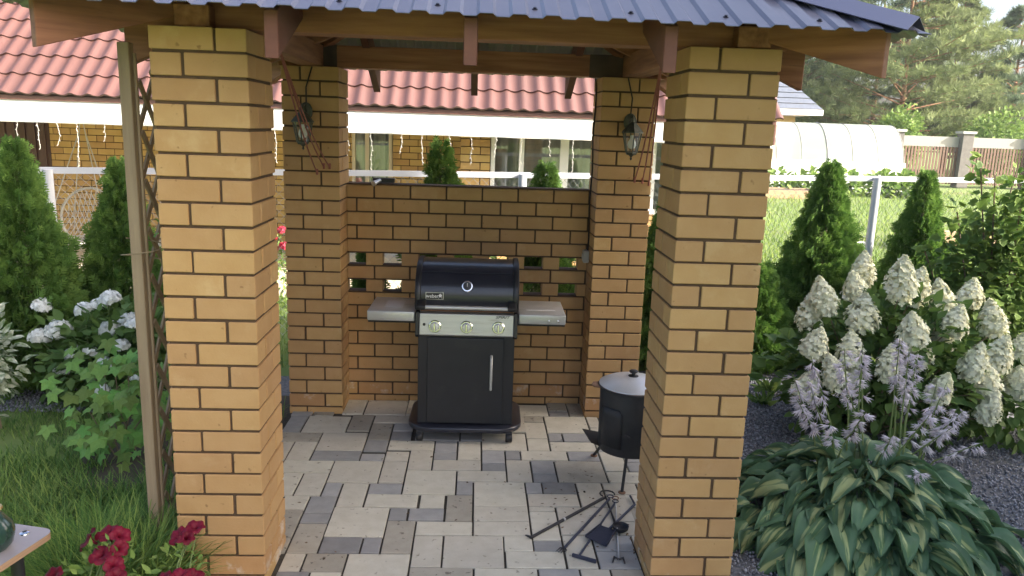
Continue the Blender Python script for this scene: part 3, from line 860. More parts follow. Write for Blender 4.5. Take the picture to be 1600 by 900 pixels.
# thermometer
th = thing_parent = MB().lathe([(0, 0), (.036, 0), (.038, -.006), (.034, -.013), (.029, -.0135)], 28, axis='y').build('thermometer', 'chrome', gr, smooth=True, loc=(.0, -.2795, 1.072))
th.rotation_euler = (R(-21), 0, 0)
MB().lathe([(0, -.0140), (.0275, -.0140)], 24, axis='y').build('dial', 'gauge_face', th)
MB().box(-.0015, -.0155, -.004, .0015, -.0145, .02).build('needle', 'white_sticker', th)
# badge with the maker's lettering and a kettle mark
bd = MB().box(-.058, -.003, -.024, .058, .003, .024).build('badge', 'steel', gr, .002, 1, loc=(-.208, -.2945, 1.008))
bd.rotation_euler = (R(-2), 0, 0)
MB().box(-.053, -.0042, -.0195, .053, -.0032, .0195).build('badge_field', 'plastic_black', bd)
t = text_mesh('weber', .034, .0006, 0, .92); t.materials.append(M['white_sticker'])
link('lettering', t, None, bd, (-.014, -.0048, -.001), (R(90), 0, 0))
mk = MB(); mk.lathe([(0, -.0045), (.0105, -.0045), (.0105, -.0058), (0, -.0058)], 16, (.037, 0, .003), 'y')
mk.bar((.031, -.005, -.004), (.026, -.005, -.016), .0015, .002); mk.bar((.043, -.005, -.004), (.048, -.005, -.016), .0015, .002)
mk.box(.0355, -.0058, .0125, .0385, -.0045, .0165)
mk.build('kettle_mark', 'white_sticker', bd)
# side shelves
for s in (-1, 1):
    x0, x1 = (.338, .648) if s > 0 else (-.648, -.338)
    sh = MB().box(x0, -.245, .822, x1, .17, .888).build('side_shelf', 'steel', gr, .008, 3, smooth=True)
    if s > 0:
        MB().box(x0 + .055, -.13, .8885, x1 - .06, -.105, .8892).build('sticker', 'white_sticker', sh)
        for x in (x1 - .05, x1 - .11):
            MB().lathe([(0, 0), (.009, 0), (.007, -.008), (0, -.010)], 12, (x, -.2455, .848), 'y').build('bolt', 'chrome', sh, smooth=True)
    else:
        MB().box(x0 + .10, -.14, .8885, x1 - .09, .06, .8892).build('sticker', 'aluminium', sh)  # pale rectangle painted as a reflection on the left shelf top
    MB().box((x0 if s < 0 else x0 - .02), -.20, .80, (x1 if s > 0 else x1 + .02), -.17, .8215).build('shelf_bracket', 'black_paint', sh)

# ------------------------------------------------------------------ stove for the cauldron
SX, SY = 2.262, 1.135
st = thing('cauldron_stove', 'black round sheet metal stove on splayed legs, partly behind the front pillar', 'stove', (SX, SY, 0))
body = MB().lathe([(.0, .212), (.186, .212), (.188, .215), (.192, .58), (.190, .588), (.178, .588), (.176, .30), (0, .30)], 48).build('body', 'black_iron', st, smooth=True)
# curved firebox door on the left front
vs, fs = [], []
for i in range(9):
    a = R(196 + i * 6)
    for z in (.262, .45, .50):
        rr = .196 - (0.0 if z < .46 else .0); vs.append((rr * math.cos(a), rr * math.sin(a), z - (.03 if (z > .46 and i in (0, 8)) else 0)))
for i in range(8):
    for j in range(2): fs.append((i*3+j, (i+1)*3+j, (i+1)*3+j+1, i*3+j+1))
mb = MB(); mb.add(vs, fs); d_ = mb.build('firebox_door', 'black_iron', st, smooth=True)
sm = d_.modifiers.new('t', 'SOLIDIFY'); sm.thickness = .006
MB().bar((.197 * math.cos(R(250)), .197 * math.sin(R(250)), .36), (.197 * math.cos(R(250)) + .02, .197 * math.sin(R(250)) - .045, .36), .012, .012).build('door_latch', 'black_iron', d_)
MB().box(.04, -.2, .475, .09, -.185, .49).build('vent_slot', 'plastic_black', st)
MB().add([(-.255, .215, .236), (-.105, .14, .236), (-.06, -.02, .236), (-.06, -.176, .236), (-.232, .005, .236),
          (-.255, .215, .231), (-.105, .14, .231), (-.06, -.02, .231), (-.06, -.176, .231), (-.232, .005, .231)],
         [(0, 4, 3, 2, 1), (5, 6, 7, 8, 9), (0, 1, 6, 5), (1, 2, 7, 6), (2, 3, 8, 7), (3, 4, 9, 8), (4, 0, 5, 9)]).build('ash_shelf', 'black_iron', st)
for fx, fy, tx, ty in ((-.062, -.185, -.04, -.15), (-.152, .335, -.09, .15), (.26, .05, .15, .02)):
    lg = MB().tube([(tx, ty, .225), (fx, fy, .006)], .0095, 8).build('leg', 'black_iron', st, smooth=True)
    MB().lathe([(0, .0), (.022, .0), (.022, .005), (.009, .008), (0, .008)], 16, (fx, fy, .0)).build('foot_disc', 'rust', lg, smooth=True)
ca = thing('cauldron', 'cast cauldron with grey domed lid sitting in the black stove', 'cauldron', (SX, SY, .59))
MB().lathe([(0, -.20), (.08, -.19), (.14, -.14), (.168, -.06), (.172, .0), (.205, .003), (.207, .012), (.2, .017), (.186, .014), (.172, .012), (.16, -.05), (0, -.17)], 48).build('bowl', 'black_iron', ca, smooth=True)
ld = MB().lathe([(.201, .018), (.199, .024), (.16, .044), (.10, .061), (.04, .069), (0, .070)], 48).build('lid', 'aluminium', ca, smooth=True)
MB().lathe([(.03, .069), (.03, .073), (.012, .077), (.011, .086), (.025, .093), (.026, .102), (.018, .107), (0, .108)], 24).build('lid_knob', 'plastic_black', ld, smooth=True)
for a in (176, -4):
    mb = MB(); mb.prism([(.195, -.055), (.235, -.04), (.245, 0), (.235, .04), (.195, .055)], 'z', .003, .013)
    e = mb.build('ear_handle', 'rust', ca, .003, 2); e.rotation_euler = (0, 0, R(a))
mb = MB(); mb.box(-.03, -.196, .012, .05, -.19, .024)
MB().lathe([(.2, .016), (.2015, .02)], 48).build('lid_rim', 'rust', ld)

# ------------------------------------------------------------------ fire tools lying on the paving
def fire_tool(name, label, p, q, r=.0065, m='tool_blue', cat='fire tool'):
    t = thing(name, label, cat, (p[0], p[1], 0))
    d = Vector((q[0] - p[0], q[1] - p[1], 0))
    MB().tube([(0, 0, .012), (d.x * .5, d.y * .5, .011), (d.x, d.y, .010)], r, 8).build('shaft', m, t, smooth=True)
    return t, d, d.normalized(), Vector((-d.y, d.x, 0)).normalized()
def ring(parent, c, R0, r, name='hanging_ring', m='tool_blue', arc=360, a0=0):
    pts = [(c[0] + R0 * math.cos(R(a0 + arc * i / 20)), c[1] + R0 * math.sin(R(a0 + arc * i / 20)), c[2]) for i in range(21)]
    return MB().tube(pts, r, 6).build(name, m, parent, smooth=True)
t, d, e, n = fire_tool('poker', 'dark steel poker with bent tip, leftmost of the tools on the paving', (2.085, .867), (1.636, .424), .0085, 'black_iron')
MB().tube([d - e * .004 + Vector((0, 0, .01)), d + e * .012 + Vector((0, 0, .012)), d + e * .014 - n * .035 + Vector((0, 0, .01))], [.009, .008, .004], 8).build('bent_tip', 'black_iron', t, smooth=True)
ring(t, (.02, .035, .016), .042, .0045, m='black_iron', arc=230, a0=-10)
MB().tube([d * .58 + Vector((0, 0, .0115)), d * .60 + Vector((0, 0, .0115))], .0105, 8).build('collar', 'steel', t)
t, d, e, n = fire_tool('meat_fork', 'long fork with short tines, second tool from the left on the paving', (2.107, .844), (1.79, .315), .0075)
for k in (-1.5, -.5, .5, 1.5):
    MB().tube([d + Vector((0, 0, .01)), d + e * .012 + n * k * .012 + Vector((0, 0, .012)), d + e * .055 + n * k * .014 + Vector((0, 0, .012))], [.005, .0035, .0015], 6).build('tine', 'black_iron', t)
ring(t, (-e.x * .018, -e.y * .018, .022), .018, .003)
t, d, e, n = fire_tool('ash_rake', 'ash rake with a straight cross bar, nearest tool on the paving', (2.128, .79), (1.857, .243), .006)
c = Vector((1.857 - 2.128, .243 - .79, .0))
MB().bar(c + Vector((-.035, .006, .012)), c + Vector((.078, -.055, .012)), .012, .020).build('cross_bar', 'tool_blue', t, .003, 1)
ring(t, (-e.x * .018, -e.y * .018, .020), .017, .003)
t, d, e, n = fire_tool('ash_shovel', 'blue grey flat ash shovel lying among the tools', (2.244, .785), (2.045, .50), .007)
B = [(1.912 - 2.244, .416 - .785), (2.008 - 2.244, .536 - .785), (2.082 - 2.244, .483 - .785), (2.005 - 2.244, .323 - .785)]
mb = MB(); mb.prism(B, 'z', .014, .018); bl = mb.build('blade', 'tool_blue', t)
for i, j in ((0, 1), (2, 3)):
    MB().bar((*B[i], .021), (*B[j], .021), .004, .016).build('blade_lip', 'tool_blue', bl)
MB().tube([(0, 0, .012), (-.008, .10, .014)], .006, 8).build('grip', 'tool_blue', t)
t, d, e, n = fire_tool('skewer_tongs', 'thin silver rod tongs with a dark claw end beside the pillar', (2.140, .83), (2.05, .215), .005, 'steel')
for k in (-1, 1):
    MB().tube([d + Vector((0, 0, .01)), d + n * k * .022 - e * .006 + Vector((0, 0, .016)), d + n * k * .03 + e * .03 + Vector((0, 0, .008))], [.006, .0065, .004], 6).build('claw', 'black_iron', t)
ring(t, (-e.x * .02, -e.y * .02, .018), .019, .003, m='rust')
t, d, e, n = fire_tool('ladle', 'black round ladle with a thin handle lying beside the silver rod', (2.091, .80), (2.098, .55), .0045, 'black_iron')
MB().lathe([(.0, .004), (.025, .006), (.04, .018), (.044, .036), (.041, .036), (.036, .02), (.0, .009)], 24, (d.x + .012, d.y - .05, 0)).build('bowl', 'black_iron', t, smooth=True)

# ------------------------------------------------------------------ wall lanterns, cables, cords
def lantern(x, y, z, label):
    t = thing('wall_lantern', label, 'lantern', (x, y, z), 0, 'wall lanterns on the rear pillars')
    # origin on the wall, lantern body hangs 11 cm in front
    c = (0, -.115)
    MB().prism([(0.045 * math.cos(R(a)), .062 * math.sin(R(a)) + .055) for a in range(0, 360, 24)], 'y', -.018, 0).build('wall_plate', 'lantern_metal', t, .005, 2, smooth=True)
    MB().tube([(0, -.012, .05), (0, -.05, .098), (0, -.095, .10), (0, -.115, .078), (0, -.115, .055)], .007, 8).build('arm', 'lantern_metal', t, smooth=True)
    hexa = lambda r, zz: [(c[0] + r * math.cos(R(60 * i + 30)), c[1] + r * math.sin(R(60 * i + 30)), zz) for i in range(6)]
    def hexstack(L):
        mb = MB(); vs = []
        for r, zz in L: vs += hexa(r, zz)
        fs = [(k*6+i, k*6+(i+1) % 6, (k+1)*6+(i+1) % 6, (k+1)*6+i) for k in range(len(L)-1) for i in range(6)]
        fs += [tuple(range(5, -1, -1)), tuple((len(L)-1)*6+i for i in range(6))]
        return mb.add(vs, fs)
    hexstack([(.078, -.016), (.078, -.010), (.05, .022), (.028, .048), (.012, .058), (.012, .068)]).build('hood', 'lantern_metal', t)
    hexstack([(.034, -.160), (.040, -.150), (.040, -.144)]).build('base', 'lantern_metal', t)
    MB().lathe([(0, -.198), (.006, -.192), (.009, -.184), (.004, -.177), (.012, -.168), (.022, -.160)], 12, (c[0], c[1], 0)).build('finial', 'lantern_metal', t, smooth=True)
    top, bot = hexa(.066, -.016), hexa(.040, -.146)
    for i in range(6):
        MB().bar(bot[i], top[i], .007, .007).build('glazing_bar', 'lantern_metal', t)
        a, b = hexa(.064, -.017), hexa(.038, -.145)
        MB().add([a[i], a[(i+1) % 6], b[(i+1) % 6], b[i]], [(0, 1, 2, 3)]).build('pane', 'lantern_glass', t)
    MB().lathe([(.012, -.03), (.013, -.05), (.027, -.075), (.030, -.095), (.022, -.115), (0, -.124)], 16, (c[0], c[1], 0)).build('bulb', 'bulb', t, smooth=True)
    return t
lantern(.145, 2.179, 2.085, 'bronze hexagonal wall lantern on the left rear pillar')
lantern(2.345, 2.1764, 2.085, 'bronze hexagonal wall lantern on the right rear pillar')
def cable(name, pts, r, m, label, cat):
    o = MB().tube(pts, r, 6).build(name, m, None, smooth=True); return tag(o, label, cat)
cable('lamp_cable', [(.19, 2.25, 2.435), (.19, 2.170, 2.43), (.168, 2.168, 2.36), (.150, 2.166, 2.30), (.149, 2.166, 2.19)], .005, 'cable', 'dark cable running down to the left lantern', 'cable')
cable('lamp_cable', [(2.315, 2.25, 2.435), (2.315, 2.168, 2.43), (2.333, 2.164, 2.36), (2.350, 2.163, 2.30), (2.345, 2.163, 2.19)], .005, 'cable', 'dark cable running down to the right lantern', 'cable')
cable('power_cable', [(2.13, 2.44, 2.44)] + [(2.1325 + .004 * math.sin(i * 1.3), 2.405 + .003 * math.cos(i * 2.), 2.40 - i * .1) for i in range(13)], .006, 'cable', 'dark power cable down the right rear pillar to the grey box', 'cable')
for i in range(6):
    pass
jb = thing('junction_box', 'small grey outlet box on the right rear pillar beside the wall', 'outlet box', (2.128, 2.40, 1.165))
MB().box(-.028, -.04, -.045, .0125, .04, .045).build('case', 'grey_plastic', jb, .006, 2)
MB().lathe([(0, 0), (.022, 0), (.022, -.006), (0, -.006)], 16, (-.0281, 0, 0), 'x').build('socket_cap', 'grey_plastic', jb)
def cords(label, start, ends, via):
    t = thing('tie_cord', label, 'cord', start)
    s = Vector(start)
    MB().tube([(0, 0, .03), (.012, -.01, .0), (0, .01, -.035), (-.006, 0, .0), (0, 0, .03)], .007, 6).build('hook', 'rust', t, smooth=True)
    for e in ends:
        v = Vector(e) - s
        pts = [Vector((0, 0, -.03)) + v * f + Vector((0, 0, -.05 * math.sin(math.pi * f))) for f in np.linspace(0, 1, 8)]
        st_ = MB().tube(pts, .0045, 6).build('strand', 'cord_red', t, smooth=True)
        MB().tube([v + Vector((0, 0, .0)), v + Vector((0, -.002, -.04))], .008, 6).build('end_hook', 'cord_red', st_)
cords('red brown elastic cords stretched from the left beam past the left lantern', (.395, .46, 2.437), [(.262, 2.16, 1.80), (.300, 2.16, 1.80), (.215, 2.16, 1.76)], None)
cords('red brown elastic cords stretched from the right beam past the right pillar', (2.148, .46, 2.437), [(2.40, 2.16, 1.77), (2.455, 2.16, 1.765), (2.50, 2.16, 1.75)], None)
# clip lamp on top of the wall
cl = thing('clip_lamp', 'black clip lamp with silver head lying on the left of the back wall', 'lamp', (.62, WY + .06, H - 8 * CP + .008))
MB().box(-.075, -.02, .004, .085, .03, .036).build('case', 'plastic_black', cl, .005, 2)
MB().tube([(-.02, -.02, .02), (-.045, -.06, .008), (-.06, -.085, .0)], [.012, .016, .02], 12).build('lamp_head', 'steel', cl, smooth=True)

# ------------------------------------------------------------------ trellis on the left side
tr = thing('wooden_trellis', 'weathered wooden post with diamond lattice left of the front pillar', 'trellis', (-.165, .17, -.02))
MB().box(-.026, -.02, 0, .022, .03, 2.40).build('post', 'greywood_z', tr, .004, 2)
MB().box(.023, .012, .02, .034, .028, 2.36).build('side_lath', 'greywood_z', tr, .002, 1)
MB().box(-.026, 1.93, 0, .026, 1.98, 2.40).build('post', 'greywood_z', tr, .004, 2)
T0, T1, Z0, Z1 = .05, 1.92, .12, 2.30
def lath(sgn, c):
    pts = []
    # line: z = sgn*(y) + c
    cand = []
    for y in (T0, T1):
        z = sgn * y * 1.25 + c
        if Z0 <= z <= Z1: cand.append((y, z))
    for z in (Z0, Z1):
        y = (z - c) / (sgn * 1.25)
        if T0 < y < T1: cand.append((y, z))
    if len(cand) >= 2:
        a, b = cand[0], cand[-1]
        if (a[0]-b[0])**2 + (a[1]-b[1])**2 > .02:
            x = .018 if sgn > 0 else .028
            MB().bar((x, a[0], a[1]), (x, b[0], b[1]), .028, .009, (1, 0, 0)).build('lath', 'greywood_y', tr)
for i in range(-9, 12):
    lath(1, i * .21 + .1)
for i in range(0, 24):
    lath(-1, i * .21)
# ------------------------------------------------------------------ foliage materials
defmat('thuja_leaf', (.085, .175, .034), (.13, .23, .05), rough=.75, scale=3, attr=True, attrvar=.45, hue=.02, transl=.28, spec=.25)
defmat('bark', (.11, .075, .05), (.17, .12, .085), rough=.95, scale=6, bump=.5)
defmat('pine_bark', (.22, .11, .06), (.30, .17, .10), rough=.95, scale=2, bump=.5)
defmat('pine_needle', (.165, .21, .085), (.22, .265, .12), rough=.8, scale=.35, attr=True, attrvar=.4, hue=.02, transl=.3, spec=.2)
defmat('pine_needle_dark', (.10, .15, .085), (.14, .195, .115), rough=.8, scale=.35, attr=True, attrvar=.4, hue=.02, transl=.2, spec=.2)
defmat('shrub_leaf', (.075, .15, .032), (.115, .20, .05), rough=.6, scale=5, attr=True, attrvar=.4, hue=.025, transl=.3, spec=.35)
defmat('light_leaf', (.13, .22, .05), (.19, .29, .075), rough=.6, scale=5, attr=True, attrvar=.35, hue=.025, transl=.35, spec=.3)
defmat('vine_leaf', (.16, .30, .065), (.22, .37, .09), rough=.6, scale=6, objvar=.3, hue=.03, transl=.35, spec=.3)
defmat('varieg_leaf', (.62, .64, .50), (.12, .19, .07), rough=.6, scale=22, attr=True, attrvar=.2, transl=.3, contrast=.25)
defmat('cream_petal', (.82, .82, .57), (.88, .87, .70), rough=.7, scale=14, attr=True, attrvar=.12, transl=.12, spec=.2)
defmat('white_petal', (.84, .85, .80), (.88, .89, .84), rough=.7, scale=14, attr=True, attrvar=.1, transl=.12, spec=.2)
defmat('lilac_petal', (.66, .60, .67), (.80, .75, .79), rough=.7, scale=30, attr=True, attrvar=.25, transl=.3, spec=.2)
defmat('red_petal', (.13, .005, .020), (.19, .010, .030), rough=.55, scale=30, objvar=.2, transl=.3, spec=.25)
defmat('red_cluster', (.45, .02, .05), (.6, .05, .10), rough=.6, scale=20, attr=True, attrvar=.2, transl=.3)
defmat('stem_green', (.13, .19, .055), (.18, .23, .075), rough=.7, scale=9)
defmat('dry_stem', (.22, .17, .10), rough=.8)
defmat('grass_blade', (.11, .22, .042), (.20, .30, .075), rough=.65, scale=2, attr=True, attrvar=.45, hue=.035, transl=.35, spec=.25, rand_off=False)
defmat('field_grass', (.135, .22, .045), (.20, .275, .07), rough=.7, scale=.6, attr=True, attrvar=.4, hue=.03, transl=.35, spec=.2, rand_off=False)
defmat('gravel_chip', (.15, .155, .175), (.30, .305, .33), rough=.85, scale=40, attr=True, attrvar=.5, rand_off=False)

# hosta leaf: blue green margin, yellow green heart
def hosta_mat():
    m = bpy.data.materials.new('hosta_leaf'); m.use_nodes = True
    nt = m.node_tree; N, L = nt.nodes, nt.links
    b = N['Principled BSDF']; b.inputs['Roughness'].default_value = .5; b.inputs['Specular IOR Level'].default_value = .4
    at = N.new('ShaderNodeAttribute'); at.attribute_name = 'mid'
    tc = N.new('ShaderNodeTexCoord'); oi = N.new('ShaderNodeObjectInfo')
    mp = N.new('ShaderNodeMapping'); mp.inputs['Scale'].default_value = (5, 62, 5)
    sc = N.new('ShaderNodeVectorMath'); sc.operation = 'SCALE'; sc.inputs[0].default_value = (31, 47, 11)
    L.new(oi.outputs['Random'], sc.inputs['Scale']); L.new(tc.outputs['Object'], mp.inputs[0]); L.new(sc.outputs[0], mp.inputs['Location'])
    nz = N.new('ShaderNodeTexNoise'); nz.inputs['Scale'].default_value = 1.0; nz.inputs['Detail'].default_value = 4
    L.new(mp.outputs[0], nz.inputs[0])
    ad = N.new('ShaderNodeMath'); ad.operation = 'ADD'; L.new(at.outputs['Fac'], ad.inputs[0])
    mu = N.new('ShaderNodeMath'); mu.operation = 'MULTIPLY_ADD'; mu.inputs[1].default_value = 2.1; mu.inputs[2].default_value = -1.12
    L.new(nz.outputs['Fac'], mu.inputs[0]); L.new(mu.outputs[0], ad.inputs[1])
    # some leaves plain green: shift by object random
    rr = N.new('ShaderNodeMapRange'); rr.inputs[3].default_value = -.45; rr.inputs[4].default_value = .12
    L.new(oi.outputs['Random'], rr.inputs[0])
    ad2 = N.new('ShaderNodeMath'); ad2.operation = 'ADD'; L.new(ad.outputs[0], ad2.inputs[0]); L.new(rr.outputs[0], ad2.inputs[1])
    rp = N.new('ShaderNodeValToRGB')
    el = rp.color_ramp.elements
    el[0].position = .30; el[0].color = (.095, .18, .09, 1)
    el[1].position = .72; el[1].color = (.40, .46, .20, 1)
    e = el.new(.48); e.color = (.115, .205, .085, 1)
    L.new(ad2.outputs[0], rp.inputs[0])
    hv = N.new('ShaderNodeHueSaturation'); L.new(rp.outputs[0], hv.inputs['Color'])
    r3 = N.new('ShaderNodeMapRange'); r3.inputs[3].default_value = 1.25; r3.inputs[4].default_value = .8
    L.new(oi.outputs['Random'], r3.inputs[0]); L.new(r3.outputs[0], hv.inputs['Value'])
    L.new(hv.outputs[0], b.inputs['Base Color'])
    t = N.new('ShaderNodeBsdfTranslucent'); L.new(hv.outputs[0], t.inputs[0])
    ms = N.new('ShaderNodeMixShader'); ms.inputs[0].default_value = .22
    L.new(b.outputs[0], ms.inputs[1]); L.new(t.outputs[0], ms.inputs[2]); L.new(ms.outputs[0], N['Material Output'].inputs[0])
    M['hosta_leaf'] = m
hosta_mat()

# ------------------------------------------------------------------ thujas
def frond():
    vs, fs = [], []
    def leaflet(p, d, l, w):
        d = np.array(d) / np.linalg.norm(d); s = np.array((-d[1], d[0]))
        o = len(vs); p = np.array(p)
        for q in (p, p + d * l * .5 - s * w, p + d * l, p + d * l * .5 + s * w): vs.append((q[0], q[1], 0))
        fs.append((o, o + 1, o + 2)); fs.append((o, o + 2, o + 3))
    leaflet((0, 0), (1, 0), .55, .055); leaflet((.45, 0), (1, .05), .55, .06)
    for x, s, l in ((.12, 1, .42), (.22, -1, .46), (.38, 1, .42), (.48, -1, .40), (.62, 1, .32), (.70, -1, .28)):
        leaflet((x, 0), (.75, .66 * s), l, .055)
    v = np.array(vs); v[:, 2] = -.15 * v[:, 0] ** 2
    return v, np.array(fs)
FR_V, FR_F = frond()
def thuja(label, x, y, h, r, n, size=.115, tip=.95, flat=.12):
    n = int(n * 1.7)
    t = thing('thuja', label, 'thuja', (x, y, -.03), rng.uniform(0, 6), 'thujas along the fence')
    u = rng.random(n)
    tt = 1 - (1 - u * .992) ** .62
    prof = r * np.clip((1 - tt) ** tip, 0, 1) * np.where(tt < flat, .72 + .28 * tt / flat, 1)
    a = rng.random(n) * 2 * np.pi
    lump = .95 + .15 * np.sin(a * 3 + tt * 17) + .15 * np.sin(a * 5 - tt * 31 + 1.3) + .12 * np.sin(a * 8 + tt * 55)
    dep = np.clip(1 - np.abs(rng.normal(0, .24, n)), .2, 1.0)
    rad = prof * lump * dep
    out = np.stack([np.cos(a), np.sin(a), np.zeros(n)], 1)
    pos = out * rad[:, None]; pos[:, 2] = tt * h * .965 + .02
    ax = out * rng.uniform(.25, .8, (n, 1)) + np.array((0, 0, 1.0)) * rng.uniform(.5, 1.1, (n, 1)) + rng.normal(0, .22, (n, 3))
    nm = np.cross(out, np.array((0, 0, 1.0))) + rng.normal(0, .55, (n, 3))
    sz = size * rng.uniform(.65, 1.25, n) * (1 - .35 * tt)
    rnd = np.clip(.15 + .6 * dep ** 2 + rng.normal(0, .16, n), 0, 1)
    V, F, Rn = scatter(FR_V * np.array((1, 1.25, 1)), FR_F, pos, ax, nm, sz, None, rnd)
    link('crown', np_mesh('crown', V, F, Rn), 'thuja_leaf', t)
    pts = [(0, 0, 0), (.01, 0, h * .4), (0, .01, h * .85)]
    MB().tube(pts, [.035, .025, .008], 7).build('trunk', 'bark', t)
    return t
thuja('tall dense thuja at the left edge behind the white hydrangea', -2.12, 2.75, 2.02, .50, 6500)
thuja('thuja between the left fence post and the wooden trellis', -1.62, 3.30, 1.84, .46, 6000)
thuja('small dark thuja behind the left end of the back wall', .42, 3.2, 1.25, .22, 2600)
thuja('thuja whose tip shows above the middle of the back wall', 1.01, 3.25, 2.10, .42, 3800, tip=.85)
thuja('bright yellow green thuja above the right half of the back wall', 1.93, 3.85, 1.90, .42, 3800, tip=.8)
lb = thing('low_bush', 'low green bush behind the openings of the back wall', 'bush', (1.42, 3.3, -.03))
thuja('thuja seen in the gap beside the right rear pillar', 2.98, 3.55, 1.62, .36, 3800)
thuja('dark low thuja just right of the front right pillar', 3.86, 3.55, 1.02, .34, 3400, tip=.6)
thuja('broad thuja sunlit on its right side, left of the right fence post', 4.55, 3.82, 1.99, .56, 7000)
thuja('narrow thuja right of the right fence post', 5.92, 4.62, 1.90, .46, 5000)

# ------------------------------------------------------------------ generic shrub foliage
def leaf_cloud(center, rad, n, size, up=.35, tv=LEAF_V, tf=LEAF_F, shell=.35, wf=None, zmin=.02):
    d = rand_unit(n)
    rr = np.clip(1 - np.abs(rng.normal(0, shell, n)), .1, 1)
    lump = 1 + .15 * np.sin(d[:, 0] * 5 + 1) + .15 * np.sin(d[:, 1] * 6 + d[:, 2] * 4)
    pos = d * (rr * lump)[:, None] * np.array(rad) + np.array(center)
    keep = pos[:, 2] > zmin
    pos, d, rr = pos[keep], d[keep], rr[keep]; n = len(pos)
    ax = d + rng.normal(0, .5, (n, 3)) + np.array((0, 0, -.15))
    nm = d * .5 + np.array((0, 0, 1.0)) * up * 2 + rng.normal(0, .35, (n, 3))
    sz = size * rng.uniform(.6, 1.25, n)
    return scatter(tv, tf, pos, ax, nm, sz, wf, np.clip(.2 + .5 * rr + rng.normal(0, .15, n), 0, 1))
PET_V = []; PET_F = []
for i in range(4):
    a = i * math.pi / 2
    c, s = math.cos(a), math.sin(a)
    o = len(PET_V)
    for px_, py_, pz_ in ((0, 0, 0), (.55, -.42, .12), (1.0, 0, .08), (.55, .42, .12)):
        PET_V.append((px_ * c - py_ * s, px_ * s + py_ * c, pz_))
    PET_F += [(o, o + 1, o + 2, o + 3)]
PET_V = np.array(PET_V); PET_F = np.array(PET_F)
def floret_head(kind, length, rad, n, fs):
    if kind == 'cone':
        t = rng.random(n) ** .8; a = rng.random(n) * 2 * np.pi
        r = rad * np.where(t < .25, .65 + 1.4 * t, (1 - ((t - .25) / .75) ** 1.6) ** .8) * rng.uniform(.8, 1.08, n)
        pos = np.stack([r * np.cos(a), r * np.sin(a), t * length], 1)
        out = np.stack([np.cos(a), np.sin(a), .25 + t], 1)
    else:
        d = rand_unit(n); d[:, 2] = np.abs(d[:, 2]) * 1.15 - .32
        d = unit(d); pos = d * rad * rng.uniform(.85, 1.05, (n, 1)) * np.array((1, 1, .85)); out = d
    nm = unit(out) + rng.normal(0, .28, (n, 3))
    ax = np.cross(nm, rand_unit(n))
    return scatter(PET_V, PET_F, pos, ax, nm, fs * rng.uniform(.75, 1.2, n))
def head_meshes(kind, length, rad, n, fs, m, k=4):
    L_ = []
    for i in range(k):
        l_, r_ = length * rng.uniform(.9, 1.1), rad * rng.uniform(.9, 1.1)
        parts = [floret_head(kind, l_, r_, n, fs), floret_head(kind, l_ * .93, r_ * .8, n // 2, fs * 1.2), floret_head(kind, l_ * .8, r_ * .55, n // 3, fs * 1.5)]
        me = np_mesh('flower_head', *merge(parts))
        me.materials.append(M[m]); L_.append(me)
    return L_
def stems(parent, base, tops, r=.005, m='stem_green', name='stem', each=True):
    for tp in tops:
        b = Vector(base) + Vector((random.uniform(-.12, .12), random.uniform(-.12, .12), 0))
        tp = Vector(tp); mid = b.lerp(tp, .55) + Vector((0, 0, .06))
        MB().tube([b, mid, tp], [r * 1.3, r, r * .8], 5).build(name, m, parent)

V, F, Rn = leaf_cloud((0, 0, .55), (.34, .3, .5), 420, .07)
link('foliage', np_mesh('foliage', V, F, Rn), 'light_leaf', lb)
stems(lb, (0, 0, 0), [(.1, 0, .8), (-.12, .05, .75), (.0, -.1, .9)], .005, 'dry_stem')
# panicle hydrangea on the right
hx, hy = 4.22, 2.05
hy_r = thing('panicle_hydrangea', 'large hydrangea with cream cone shaped flower heads behind the hosta', 'hydrangea', (hx, hy, -.02))
cones = head_meshes('cone', .25, .098, 300, .0185, 'cream_petal', 5)
heads = [  # px-measured spots, at varying depth
    (4.22, 1.85, 1.06, 1.15), (3.77, 1.95, .93, 1.0), (3.60, 1.75, .68, .95), (3.98, 1.85, .83, 1.1), (4.05, 2.1, .98, .9), (4.90, 1.8, .56, 1.1), (4.62, 1.9, .72, 1.0),
    (3.55, 1.70, .40, .95), (4.35, 1.75, .62, 1.0), (3.86, 1.70, .62, .95), (4.45, 2.1, .98, 1.05), (4.70, 2.1, .90, 1.0), (4.55, 1.75, .85, .95), (4.25, 1.65, .78, 1.0),
    (5.05, 2.0, .78, 1.0), (3.75, 1.6, .50, .9), (4.05, 1.55, .58, .9), (4.80, 1.65, .45, 1.0), (5.10, 1.75, .42, .95), (4.60, 1.55, .60, .95), (3.68, 2.0, .80, .95),
    (4.35, 1.5, .45, .85), (4.95, 2.2, .95, .95), (3.90, 1.75, .42, .85), (5.25, 2.0, .60, .95), (4.15, 2.25, 1.08, .95), (4.75, 1.55, .30, .85)]
tops = []
for i, (x, y, z, s) in enumerate(heads):
    dx, dy = (x - hx), (y - hy)
    o = link('flower_head', cones[i % 5], None, hy_r, (dx, dy, z + .02 - .06), None, s)
    o.rotation_euler = (-dy * .2 + random.uniform(-.12, .2) + .12, dx * .22 + random.uniform(-.12, .12), random.uniform(0, 6))
    tops.append((dx * .97, dy * .97, z - .02))
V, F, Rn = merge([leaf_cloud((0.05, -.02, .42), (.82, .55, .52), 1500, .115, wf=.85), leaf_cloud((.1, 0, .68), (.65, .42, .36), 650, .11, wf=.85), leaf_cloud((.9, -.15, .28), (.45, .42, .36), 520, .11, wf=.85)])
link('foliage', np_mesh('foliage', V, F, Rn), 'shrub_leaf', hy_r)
stems(hy_r, (0, 0, 0), tops, .006, 'dry_stem')

